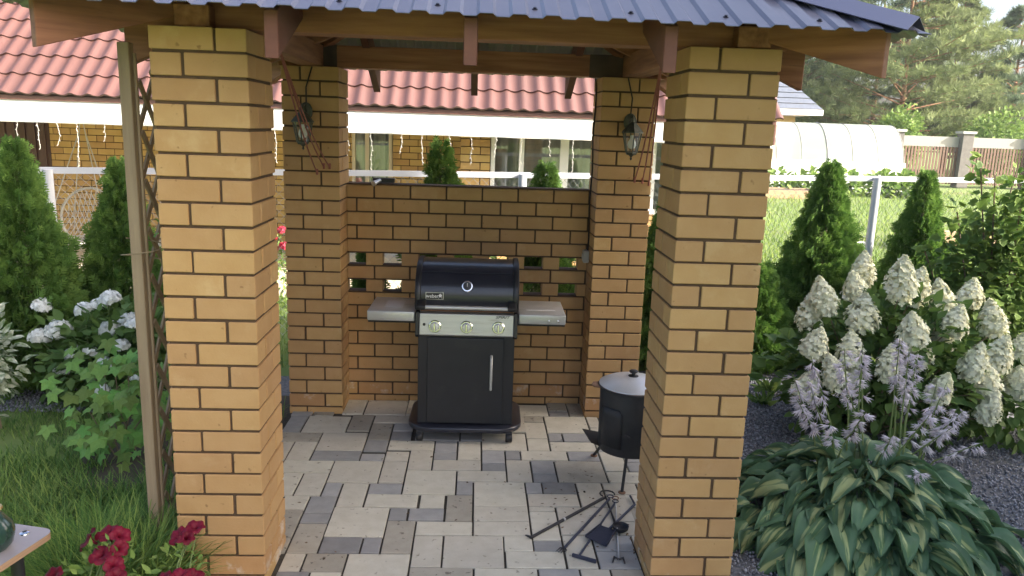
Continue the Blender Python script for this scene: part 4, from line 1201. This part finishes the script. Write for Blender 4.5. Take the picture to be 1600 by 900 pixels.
# mophead hydrangea on the left
lx, ly = -1.45, 2.42
hl = thing('white_hydrangea', 'bushy hydrangea with round white flower heads left of the trellis', 'hydrangea', (lx, ly, -.02))
mops = head_meshes('ball', .1, .085, 190, .0165, 'white_petal', 4)
tops = []
for i, (x, y, z, s) in enumerate([(-1.86, 2.45, .70, .8), (-1.70, 2.35, .55, 1.1), (-1.84, 2.35, .49, .9), (-1.56, 2.3, .38, 1.05), (-1.37, 2.45, .76, .95), (-1.34, 2.35, .56, .95), (-1.22, 2.4, .61, .9),
                                  (-1.68, 2.3, .25, .7), (-1.56, 2.45, .68, .8), (-1.48, 2.5, .70, .8), (-1.30, 2.15, .36, .75), (-1.20, 2.2, .48, .8), (-1.12, 2.25, .62, .7), (-1.28, 2.05, .2, .7), (-1.05, 2.1, .3, .7), (-1.42, 2.2, .43, .7)]):
    o = link('flower_head', mops[i % 4], None, hl, (x - lx, y - ly, z), (random.uniform(-.2, .4), random.uniform(-.3, .3), random.uniform(0, 6)), s)
    tops.append((x - lx, y - ly, z - .02))
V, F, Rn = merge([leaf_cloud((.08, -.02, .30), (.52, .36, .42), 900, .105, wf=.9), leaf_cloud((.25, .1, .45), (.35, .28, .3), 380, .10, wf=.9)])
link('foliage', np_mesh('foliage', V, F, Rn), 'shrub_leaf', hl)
stems(hl, (0, 0, 0), tops, .004)

# ------------------------------------------------------------------ hosta
def hosta_leaf_mesh(length, width, arch, twist):
    nu, nv = 11, 9
    vs, fs, mid = [], [], []
    for i in range(nu):
        u = i / (nu - 1)
        w = width * (math.sin(math.pi * min(1, u * .98 + .05)) ** .62) * (1.15 - .55 * u) if u < .99 else .004
        cx = length * u; cz = arch * (.9 * u - 1.75 * u * u) * length
        for j in range(nv):
            v = j / (nv - 1) * 2 - 1
            y = v * w * .5
            z = cz + abs(v) ** 1.4 * .13 * w + .010 * math.sin(abs(v) * 15) * math.sin(math.pi * u) + .008 * math.sin(u * 9 + v * 4 + twist)
            x = cx - (abs(v) ** 1.5) * .06 * length * (1 if u < .2 else 0)
            vs.append((x, y, z)); mid.append(1 - abs(v) * 1.05)
    for i in range(nu - 1):
        for j in range(nv - 1):
            a = i * nv + j; fs.append((a, a + 1, a + nv + 1, a + nv))
    # petiole
    o = len(vs)
    for k, (x, z) in enumerate(((-length * .75, -.16), (-length * .4, -.035), (0.01, .002))):
        for s in (-1, 1):
            vs.append((x, s * .006, z)); mid.append(.3)
    fs += [(o, o + 1, o + 3, o + 2), (o + 2, o + 3, o + 5, o + 4)]
    me = bpy.data.meshes.new('leaf'); me.from_pydata(vs, [], fs)
    at = me.attributes.new('mid', 'FLOAT', 'POINT'); at.data.foreach_set('value', mid)
    me.shade_smooth(); me.update(); me.materials.append(M['hosta_leaf'])
    return me
hostas = [hosta_leaf_mesh(.185 + .010 * i, .150 + .010 * (i % 3), .36 + .10 * (i % 4), i * 1.3) for i in range(7)]
HX, HY = 3.42, .62
ho = thing('hosta', 'large hosta with striped blue green and yellow leaves and lilac flower stalks', 'hosta', (HX, HY, -.02))
k = 0
for ring_, (cnt, rad_, z_, pit) in enumerate(((26, .70, .04, .22), (30, .64, .08, .30), (30, .58, .15, .22), (28, .49, .21, .14), (25, .40, .27, .06), (21, .30, .31, -.06), (16, .20, .35, -.2), (10, .10, .38, -.4))):
    for i in range(cnt):
        a = 2 * math.pi * (i + .5 * (ring_ % 2)) / cnt + random.uniform(-.12, .12)
        r_ = rad_ + random.uniform(-.05, .06)
        p_ = (r_ * math.cos(a) * 1.0, r_ * math.sin(a) * .86, z_ + random.uniform(-.035, .035))
        link('leaf', hostas[k % 7], None, ho, p_, (random.uniform(-.5, .5), pit + random.uniform(-.28, .22), a + random.uniform(-.45, .45)), random.uniform(.72, 1.2)); k += 1
for i in range(60):
    a = R(random.uniform(-175, -5) if i < 34 else random.uniform(-135, -70)); r_ = random.uniform(.22, .66) if i < 34 else random.uniform(.3, .68)
    link('leaf', hostas[i % 7], None, ho, (r_ * math.cos(a), r_ * math.sin(a) * .86, .40 - .48 * r_ + random.uniform(-.03, .03)), (random.uniform(-.4, .4), r_ * .5 - .12 + random.uniform(-.15, .2), a + random.uniform(-.6, .6)), random.uniform(.75, 1.15))
# flower stalks
BEL_V = []; BEL_F = []
for i in range(6):
    a0, a1 = i * math.pi / 3, (i + 1) * math.pi / 3; o = len(BEL_V)
    am = (a0 + a1) / 2
    BEL_V += [(0, 0, 0), (.5, .14 * math.cos(a0), .14 * math.sin(a0)), (1.0, .36 * math.cos(am), .36 * math.sin(am)), (.5, .14 * math.cos(a1), .14 * math.sin(a1))]
    BEL_F.append((o, o + 1, o + 2, o + 3))
BEL_V = np.array(BEL_V); BEL_F = np.array(BEL_F)
stalk_tops = [(3.10, .85, .80), (3.17, .80, .92), (3.24, .95, .74), (3.30, .70, 1.0), (3.45, .8, 1.02), (3.53, .95, .90), (3.60, .7, 1.06), (3.72, .8, .98), (3.80, .85, .86), (3.86, .95, .92), (3.93, .75, .80), (3.97, .9, .74),
              (3.36, .5, .72), (3.20, .55, .64), (3.50, .45, .62), (3.70, .5, .70), (3.87, .55, .62), (3.62, .35, .45), (3.08, .72, .70), (3.76, .95, 1.0), (4.02, .75, .66), (3.42, .95, .86), (4.10, .6, .52), (3.95, .6, .70)]
for x, y, z in stalk_tops:
    b = Vector(((x - HX) * .55 + random.uniform(-.1, .1), random.uniform(-.12, .15), .12)); tp = Vector((x - HX, y - HY, z))
    mid_ = b.lerp(tp, .5) + Vector(((b.x - tp.x) * .15, 0, .05))
    pts = [b.lerp(mid_, f * 2) if f < .5 else mid_.lerp(tp, f * 2 - 1) for f in np.linspace(0, 1, 7)]
    s_ = MB().tube(pts, [.0055, .005, .005, .0045, .004, .003, .0015], 5).build('flower_stalk', 'stem_green', ho)
    n = random.randint(20, 30)
    f_ = rng.uniform(.60, 1.0, n) ** .9
    P = np.array([pts[min(5, int(f * 6))].lerp(pts[min(6, int(f * 6) + 1)], f * 6 - int(f * 6)) for f in f_])
    a = rng.random(n) * 2 * np.pi
    ax = np.stack([np.cos(a), np.sin(a), rng.uniform(-1.1, -.1, n)], 1)
    V, F, Rn = scatter(BEL_V, BEL_F, P + ax * .006, ax, rand_unit(n), rng.uniform(.034, .06, n), .95)
    tag(link('flowers', np_mesh('flowers', V, F, Rn), 'lilac_petal', s_), kind='stuff')

# ------------------------------------------------------------------ grape vine leaves by the trellis
def lobed_leaf(name, spin=0):
    out = []
    for a, r in ((-160, .28), (-120, .62), (-95, .45), (-60, .88), (-32, .56), (0, 1.0), (32, .56), (60, .88), (95, .45), (120, .62), (160, .28)):
        r *= random.uniform(.9, 1.1); out.append((r * math.cos(R(a)), r * math.sin(R(a)), -.2 * r * r + random.uniform(-.05, .05)))
    vs = [(0, 0, .03)] + out
    c, s_ = math.cos(spin), math.sin(spin)
    vs = [(x * c - y * s_, x * s_ + y * c, z) for x, y, z in vs]
    fs = [(0, i, i + 1) for i in range(1, len(out))]
    me = bpy.data.meshes.new(name); me.from_pydata(vs, [], fs); me.update(); me.materials.append(M['vine_leaf']); return me
VL = [lobed_leaf('leaf', -1.57 + random.uniform(-.9, .9)) for _ in range(8)]
vn = thing('grape_vine', 'low grape vine with bright lobed leaves at the foot of the trellis', 'vine', (-.86, 1.45, -.02))
for i in range(170):
    z = random.uniform(.04, .70); sp = .22 * (1 - .45 * abs(z - .35))
    x, y = random.gauss(0, sp * .8), random.gauss(0, sp * .8)
    link('leaf', VL[i % 8], None, vn, (x + .02 + .1 * z, y - .05, z), (random.uniform(.35, 1.15), random.uniform(-.35, .35), random.uniform(-.9, .9)), random.uniform(.05, .088))
for i in range(7):
    MB().tube([(random.uniform(-.1, .1), random.uniform(-.1, .1), 0), (random.uniform(-.2, .2), random.uniform(-.2, .2), .3), (random.uniform(-.25, .3), random.uniform(-.2, .2), .6)], [.005, .004, .002], 5).build('stem', 'dry_stem', vn)
vw = thing('climbing_tendril', 'thin vine tendril wound round the upper trellis post', 'vine', (-.16, .13, 1.45))
MB().tube([(.09 * math.cos(a) + .02, .03 + .07 * math.sin(a), .012 * a) for a in np.linspace(0, 9, 40)], .003, 5).build('stem', 'dry_stem', vw)
for i in range(6):
    link('leaf', VL[i % 8], None, vw, (.10 + random.uniform(-.03, .05), random.uniform(0, .25), random.uniform(-.12, .2)), (random.uniform(0, 1.5), random.uniform(-.6, .6), random.uniform(0, 6)), random.uniform(.025, .04))

# variegated shrub at the left edge
vd = thing('variegated_shrub', 'white and green variegated shrub cut by the left edge', 'shrub', (-1.93, 1.75, -.02))
V, F, Rn = leaf_cloud((0, 0, .50), (.27, .27, .36), 460, .085, wf=.6, tv=LEAF_V, tf=LEAF_F)
link('foliage', np_mesh('foliage', V, F, Rn), 'varieg_leaf', vd)
stems(vd, (0, 0, 0), [(random.uniform(-.2, .2), random.uniform(-.2, .2), random.uniform(.5, .85)) for _ in range(7)], .005, 'dry_stem')

# currant bush at the right edge
cb = thing('currant_bush', 'tall leafy currant bush at the right edge with one shoot above the fence', 'shrub', (5.62, 3.0, -.02))
MAPL_V = np.array([(0, 0, 0), (.25, -.5, .05), (.5, -.32, .05), (.62, -.42, .03), (1, 0, -.08), (.62, .42, .03), (.5, .32, .05), (.25, .5, .05)], float)
MAPL_F = np.array([(0, 1, 2, 4), (0, 2, 3, 4), (0, 4, 5, 6), (0, 4, 6, 7)])
P0 = [leaf_cloud((.12, 0, .85), (.62, .5, .80), 3400, .074, tv=MAPL_V, tf=MAPL_F)]
sh_t = [(-.30, -.1, 2.0), (-.45, -.15, 1.55), (-.15, -.1, 1.85), (.1, 0, 1.95), (.35, .1, 2.0), (-.58, 0, 1.2), (.2, -.2, 1.75), (0, -.25, 1.6)]
for tx, ty, tz in sh_t:
    n = 60
    f = rng.uniform(.42, 1.0, n); P = np.stack([tx * f, ty * f, tz * f], 1) + rng.normal(0, .05, (n, 3))
    ax = rand_unit(n) + np.array((0, 0, .1)); nm = np.array((0, -.3, 1.0)) + rng.normal(0, .4, (n, 3))
    P0.append(scatter(MAPL_V, MAPL_F, P, ax, nm, rng.uniform(.06, .105, n)))
V, F, Rn = merge(P0)
link('foliage', np_mesh('foliage', V, F, Rn), 'light_leaf', cb)
stems(cb, (0, 0, 0), sh_t, .007, 'bark')

# red flowers glimpsed left of the rear pillar, small weeds by the gravel
rf_ = thing('red_phlox', 'red flowering plant glimpsed between the left pillars', 'flower', (-.98, 5.7, -.03))
V, F, Rn = leaf_cloud((0, 0, .4), (.2, .2, .4), 300, .07, wf=.5)
link('foliage', np_mesh('foliage', V, F, Rn), 'light_leaf', rf_)
RCL = head_meshes('ball', .1, .06, 60, .02, 'red_cluster', 2)
for i in range(6): link('flower_head', RCL[i % 2], None, rf_, (random.uniform(-.16, .16), random.uniform(-.1, .1), random.uniform(.62, .95)))
for i, (x, y, lab) in enumerate(((3.62, 2.55, 'small broad leaf weed on the gravel right of the pillar'), (3.78, 2.85, 'small narrow leaf weed on the gravel beside the dark thuja'))):
    w = thing('weed', lab, 'weed', (x, y, -.02))
    n = 26
    ax = rand_unit(n); ax[:, 2] = np.abs(ax[:, 2]) + .5
    V, F, Rn = scatter(LEAF_V, LEAF_F, rng.normal(0, .02, (n, 3)) * (1, 1, 0), ax, rand_unit(n) + (0, 0, .5), rng.uniform(.09, .17, n), .4)
    link('leaves', np_mesh('leaves', V, F, Rn), 'light_leaf', w)

# ------------------------------------------------------------------ pines and bushes beyond the far fence
NEED_V = []; NEED_F = []
for i in range(7):
    a = i * 2.4; t_ = .35 + .5 * ((i * 37) % 10) / 10
    d = np.array((math.cos(t_), math.sin(t_) * math.cos(a), math.sin(t_) * math.sin(a))); s_ = np.cross(d, (.3, .5, .8)); s_ /= np.linalg.norm(s_)
    o = len(NEED_V)
    for q in ((0, 0, 0), d * .5 - s_ * .055, d, d * .5 + s_ * .055): NEED_V.append(tuple(q))
    NEED_F += [(o, o + 1, o + 2, o + 3)]
NEED_V = np.array(NEED_V); NEED_F = np.array(NEED_F)
def pine(label, x, y, h, r, base=.12, n_br=70, per=110, m='pine_needle', tuft=.42, trunk=.16):
    t = thing('pine_tree', label, 'pine tree', (x, y, -.03), 0, 'pines beyond the far fence')
    bends = [(0, 0, 0), (.15, .1, h * .35), (-.1, 0, h * .7), (0, 0, h * .98)]
    MB().tube(bends, [trunk, trunk * .8, trunk * .5, .03], 9).build('trunk', 'pine_bark', t, smooth=True)
    P, A, Nn, Rn = [], [], [], []
    limbs = MB()
    for b in range(n_br):
        f = base + (1 - base) * (b + rng.random()) / n_br
        z = h * f; a = rng.random() * 2 * np.pi
        Lb = r * (1 - ((f - base) / (1 - base)) ** 1.5) ** .8 * rng.uniform(.65, 1.12) + .35
        d = np.array((math.cos(a), math.sin(a), rng.uniform(-.02, .45)))
        tip = np.array((0, 0, z)) + d * Lb
        limbs.tube([(0, 0, z), tuple(np.array((0, 0, z)) + d * Lb * .5 + (0, 0, .05)), tuple(tip)], [.05 * (1 - f) + .018, .03, .01], 5)
        k = int(per * (.4 + .6 * Lb / r))
        s_ = rng.uniform(.30, 1.05, k) ** .8
        side = np.cross(d, (0, 0, 1.0)); side /= np.linalg.norm(side)
        p = np.array((0, 0, z)) + d * (s_ * Lb)[:, None] + side * (rng.normal(0, .20, k) * Lb * .7)[:, None] + np.array((0, 0, 1)) * (rng.normal(.06, .10, k) * (1 + .0 * Lb))[:, None]
        P.append(p); A.append(d * .6 + rng.normal(0, .5, (k, 3)) + (0, 0, .55)); Nn.append(rand_unit(k)); Rn.append(np.clip(rng.normal(.3 + .4 * rng.random(), .15, k), 0, 1))
    limbs.build('limbs', 'pine_bark', t)
    P, A, Nn, Rn = map(np.concatenate, (P, A, Nn, Rn))
    V, F, R_ = scatter(NEED_V, NEED_F, P, A, Nn, tuft * rng.uniform(.6, 1.2, len(P)), None, Rn)
    link('crown', np_mesh('crown', V, F, R_), m, t)
pine('large light green pine filling the sky right of the roof', 25.6, 42, 14.5, 5.6, .10, 105, 135)
pine('pine leaning in behind the roof tip, left of the largest pine', 21.0, 45, 9.0, 4.2, .08, 70, 110)
pine('pale pine right of the largest pine', 31.0, 46, 10.5, 3.6, .08, 70, 110)
pine('dark pine at the right edge of the picture', 35.0, 46, 10.0, 4.4, .05, 70, 110, 'pine_needle_dark')
pine('dark pine half hidden behind the largest pine', 29.0, 52, 13.0, 4.5, .05, 70, 110, 'pine_needle_dark')
pine('dark low pine behind the greenhouse', 22.5, 52, 9.0, 5.0, .03, 80, 110, 'pine_needle_dark')
pine('dark pine far left behind the small grey roofed house', 17.0, 54, 8.5, 4.5, .03, 70, 110, 'pine_needle_dark')
for i, (x, y, r_, lab) in enumerate(((27.2, 35.5, 1.7, 'yellow green bush above the far fence below the pale pine'), (22.2, 35.5, 1.3, 'yellow green bush beside the left brick fence post'), (30.5, 36.5, 1.8, 'yellow green bush above the far fence at the right edge'))):
    t = thing('bush', lab, 'bush', (x, y, 0))
    V, F, Rn = leaf_cloud((0, 0, 2.0), (r_, r_, 1.5), 2200, .22)
    link('foliage', np_mesh('foliage', V, F, Rn), 'light_leaf', t)
    MB().tube([(0, 0, 0), (0, 0, 1.5)], .06, 6).build('stem', 'bark', t)
for i, dx in enumerate((-1.6, -.3, .9, 2.2, 3.2)):
    gd = thing('squash_plant', ('leftmost', 'second from left', 'middle', 'second from right', 'rightmost')[i] + ' of the leafy squash plants along the foot of the greenhouse', 'plant', (13.6 + dx, 24.4, 0), 0, 'squash plants along the greenhouse')
    V, F, Rn = leaf_cloud((0, 0, .3), (.8, .5, .55), 300, .26)
    link('foliage', np_mesh('foliage', V, F, Rn), 'light_leaf', gd)
    MB().tube([(0, 0, -.03), (.1, 0, .3), (.3, .05, .45)], .02, 6).build('stem', 'stem_green', gd)

# ------------------------------------------------------------------ grass and gravel
def blades(n, sampler, hmin, hmax, w, name, m, bend=1.0):
    P = sampler(n); n = len(P)
    a = rng.random(n) * 2 * np.pi
    ax = np.stack([np.cos(a) * rng.uniform(.05, .75, n) * bend, np.sin(a) * rng.uniform(.05, .75, n) * bend, np.ones(n)], 1)
    nm = np.stack([np.cos(a), np.sin(a), rng.uniform(-.3, .1, n)], 1)
    h = rng.uniform(hmin, hmax, n) ** 1.0
    V, F, Rn = scatter(BLADE_V * np.array((1, 1, 1.0)), BLADE_F, P, ax, nm, h, w / h)
    return V, F, Rn
def box_s(x0, x1, y0, y1, z=-.035, clump=0.0):
    def f(n):
        P = np.stack([rng.uniform(x0, x1, n), rng.uniform(y0, y1, n), np.full(n, z)], 1)
        if clump:
            v = np.sin(P[:, 0] * 7.1 + P[:, 1] * 3.3) + np.sin(P[:, 1] * 9.7 - P[:, 0] * 4.1 + 1) + rng.normal(0, .7, n)
            P = P[v > clump - 1.0]
        return P
    return f
parts_ = [blades(5200, box_s(-.45, -.03, -.32, .13), .22, .46, .008, 'grass', 'grass_blade', 1.3),
          blades(9000, box_s(-1.05, -.06, -.85, .95), .05, .20, .007, 'grass', 'grass_blade', 1.2),
          blades(6500, box_s(-2.0, -.9, -.6, 1.35), .04, .13, .006, 'grass', 'grass_blade'),
          blades(16000, box_s(-4.5, -1.0, .6, 2.3, clump=.4), .03, .085, .005, 'grass', 'grass_blade'),
          blades(1500, box_s(-.6, -.06, .9, 2.2), .06, .2, .006, 'grass', 'grass_blade')]
V, F, Rn = merge(parts_)
tag(link('grass', np_mesh('grass', V, F, Rn), 'grass_blade'), 'long green grass growing left of the front pillar', 'grass', kind='stuff')
def field(n):
    y = 5.6 + 22 * rng.random(n) ** 1.7; x = rng.uniform(.12, .95, n) * (y + 3.3) + .5
    P = np.stack([x, y, np.full(n, -.035)], 1); return P[~((P[:, 0] < 5.8) & (P[:, 1] < 7.2))]
def backyard(n):
    return np.stack([rng.uniform(-3.6, 5.5, n), rng.uniform(3.3, 6.0, n), np.full(n, -.035)], 1)
V, F, Rn = merge([blades(26000, field, .10, .30, .016, 'f', 'field_grass'), blades(9000, backyard, .06, .22, .008, 'f', 'field_grass')])
tag(link('meadow_grass', np_mesh('meadow_grass', V, F, Rn), 'field_grass'), 'sunlit yellow green meadow grass beyond the wire fence', 'grass', kind='stuff')
# gravel chips
CH_V = np.array([(0, 0, .5), (.6, 0, 0), (.1, .55, .05), (-.55, .1, 0), (-.05, -.6, .05), (.05, 0, -.4)], float)
CH_F = np.array([(0, 1, 2), (0, 2, 3), (0, 3, 4), (0, 4, 1), (5, 2, 1), (5, 3, 2), (5, 4, 3), (5, 1, 4)])
def chips(n, x0, x1, y0, y1, s=.016):
    P = np.stack([rng.uniform(x0, x1, n), rng.uniform(y0, y1, n), rng.uniform(-.026, -.010, n)], 1)
    return scatter(CH_V, CH_F, P, rand_unit(n), rand_unit(n), s * rng.uniform(.5, 1.4, n), rng.uniform(.6, 1.1, n))
V, F, Rn = merge([chips(15000, 2.62, 4.4, .9, 3.3), chips(15000, 3.7, 6.0, -.3, 2.2), chips(7000, -3.4, -1.0, 2.15, 2.95), chips(2500, 2.6, 3.3, -.6, .9)])
tag(link('gravel', np_mesh('gravel', V, F, Rn), 'gravel_chip'), 'blue grey crushed stone gravel around the flower beds', 'gravel', kind='stuff')

# ------------------------------------------------------------------ table corner, vase and petunias in the near left corner
TZ = .75
tb = thing('garden_table', 'corner of a grey topped plywood table at the lower left', 'table', (-.05, -.862, 0), R(-13.6))
defmat('laminate', (.25, .232, .245), (.29, .27, .28), rough=.35, scale=20)
defmat('ply_edge', (.22, .13, .08), (.34, .22, .14), rough=.8, scale=5, stretch=(1, 1, 60))
ol = rrect(-.62, -.62, 0, 0, .035, 5)
MB().prism(ol, 'z', TZ - .022, TZ - .0015).build('tabletop', 'ply_edge', tb)
MB().prism(ol, 'z', TZ - .0013, TZ).build('laminate_top', 'laminate', tb)
for x in (-.56, -.07):
    for y in (-.56, -.09):
        MB().tube([(x, y, -.03), (x, y, TZ - .023)], .02, 12).build('leg', 'black_paint', tb, smooth=True)
bt = MB().lathe([(.0, 0), (.016, 0), (.015, .003), (.008, .0055), (0, .006)], 18, (-.075, -.045, TZ + .0003)).build('bolt_head', 'chrome', tb, smooth=True)
MB().box(-.083, -.0463, TZ + .0062, -.067, -.0437, TZ + .0068).box(-.0763, -.053, TZ + .0069, -.0737, -.037, TZ + .0075).build('bolt_slot', 'plastic_black', bt)
vz = thing('glass_vase', 'dark green cut glass vase with gilt rim on the table corner', 'vase', (-.170, -.985, TZ + .001))
defmat('green_glass', (.012, .03, .024), (.02, .05, .04), rough=.08, scale=30, coat=.6, bump=.5, bscale=30)
defmat('gilt', (.55, .40, .16), rough=.3, metal=.9)
MB().lathe([(0, 0), (.035, 0), (.052, .02), (.060, .055), (.055, .085), (.035, .11), (.026, .125), (.028, .135), (.024, .135), (.02, .12), (0, .1)], 20).build('body', 'green_glass', vz, smooth=True)
MB().tube([(.028 * math.cos(2*math.pi*i/20), .028 * math.sin(2*math.pi*i/20), .136) for i in range(21)], .005, 6).build('rim', 'gilt', vz, smooth=True)

def petunia_mesh():
    vs, fs = [], []; n = 25
    prof = [(.004, -.055), (.006, -.03), (.011, -.012), (.024, .0), (.041, .004), (.050, -.002)]
    for k, (r_, z_) in enumerate(prof):
        for i in range(n):
            a = 2 * math.pi * i / n
            lob = 1 + (.10 * math.cos(5 * a) + .03 * math.sin(11 * a)) * max(0, (k - 2) / 3)
            vs.append((r_ * lob * math.cos(a), r_ * lob * math.sin(a), z_ + (.007 * math.cos(5 * a + 2) + .004 * math.sin(10 * a)) * max(0, (k - 2) / 3)))
    for k in range(len(prof) - 1):
        for i in range(n): fs.append((k*n+i, k*n+(i+1) % n, (k+1)*n+(i+1) % n, (k+1)*n+i))
    me = bpy.data.meshes.new('flower'); me.from_pydata(vs, [], fs); me.shade_smooth(); me.update(); me.materials.append(M['red_petal']); return me
PM = [petunia_mesh() for _ in range(1)]
def petunia(label, root, spots, leafc):
    t = thing('petunia', label, 'petunia', root)
    rv = Vector(root)
    MB().lathe([(0, 0), (.09, 0), (.125, .22), (.135, .22), (.135, .25), (.12, .25), (.11, .21), (0, .2)], 24).build('pot', 'gutter_brown', t, smooth=True)
    for i, (x, y, z, s, rx, ry) in enumerate(spots):
        p_ = Vector((x, y, z)) - rv
        o = link('flower', PM[0], None, t, p_, (rx * .55 - .1, ry * .9, random.uniform(-.3, .3)), s * random.uniform(.68, .9))
        q = o.rotation_euler.to_quaternion() @ Vector((0, 0, -.055 * s))
        b0 = Vector((random.uniform(-.05, .05), random.uniform(-.05, .05), .24)); e0 = p_ + q
        MB().tube([b0, b0.lerp(e0, .55) + Vector((0, 0, .03)), e0], [.003, .0025, .002], 5).build('stem', 'stem_green', t)
    V, F, Rn = leaf_cloud(tuple(Vector(leafc) - rv), (.15, .12, .13), 130, .042, wf=.55)
    link('foliage', np_mesh('foliage', V, F, Rn), 'light_leaf', t)
petunia('burgundy petunias in the lower left beside the table corner', (.03, -.80, .20), [
    (-.055, -.66, .60, 1.0, .9, -1.0), (.005, -.64, .615, 1.0, .7, -.2), (.06, -.655, .615, .95, .8, .6), (.085, -.72, .60, .9, 1.2, .9),
    (.035, -.76, .60, .95, 1.2, -.1), (.10, -.80, .585, 1.0, 1.1, .5), (-.075, -.87, .585, 1.0, .9, -.4), (.125, -.84, .57, .9, .5, .6)], (.03, -.74, .50))
petunia('burgundy petunias in front of the left front pillar', (.30, -.80, .20), [
    (.25, -.63, .60, 1.0, .9, -.7), (.30, -.59, .615, 1.0, .6, .1), (.285, -.64, .60, .8, 1.1, .3), (.345, -.87, .59, 1.05, .5, .1), (.29, -.88, .585, .9, .6, -.5), (.39, -.86, .58, .95, .5, .5)], (.28, -.74, .49))

# ------------------------------------------------------------------ leaf litter and ash on the paving
defmat('litter', (.16, .105, .06), (.09, .06, .04), rough=.9, scale=20, attr=True, attrvar=.5, rand_off=False)
n = 110
P = np.stack([rng.uniform(.25, 2.15, n), rng.uniform(.0, 2.4, n), np.full(n, .003)], 1)
P[:60, 0] = rng.normal(2.0, .22, 60).clip(1.5, 2.15); P[:60, 1] = rng.normal(.75, .35, 60).clip(.05, 1.6)
ax = rand_unit(n) * (1, 1, .1); nm = rng.normal(0, .3, (n, 3)) + (0, 0, 1)
V, F, Rn = scatter(LEAF_V, LEAF_F, P, ax, nm, rng.uniform(.008, .026, n), .7)
tag(link('leaf_litter', np_mesh('leaf_litter', V, F, Rn), 'litter'), 'dry leaf bits scattered over the paving', 'leaf litter', kind='stuff')

# ------------------------------------------------------------------ summer haze
hz = MB().box(-70, -14, -1.2, 75, 75, 17.5).mesh('haze')
hm = bpy.data.materials.new('haze'); hm.use_nodes = True
hn = hm.node_tree; hn.nodes.remove(hn.nodes['Principled BSDF'])
pv = hn.nodes.new('ShaderNodeVolumePrincipled')
pv.inputs['Color'].default_value = (.88, .92, .97, 1); pv.inputs['Density'].default_value = .0006; pv.inputs['Anisotropy'].default_value = .2
hn.links.new(pv.outputs[0], hn.nodes['Material Output'].inputs['Volume'])
hz.materials.append(hm)
tag(link('haze', hz), 'thin summer haze over the garden and pines', 'haze', kind='stuff')
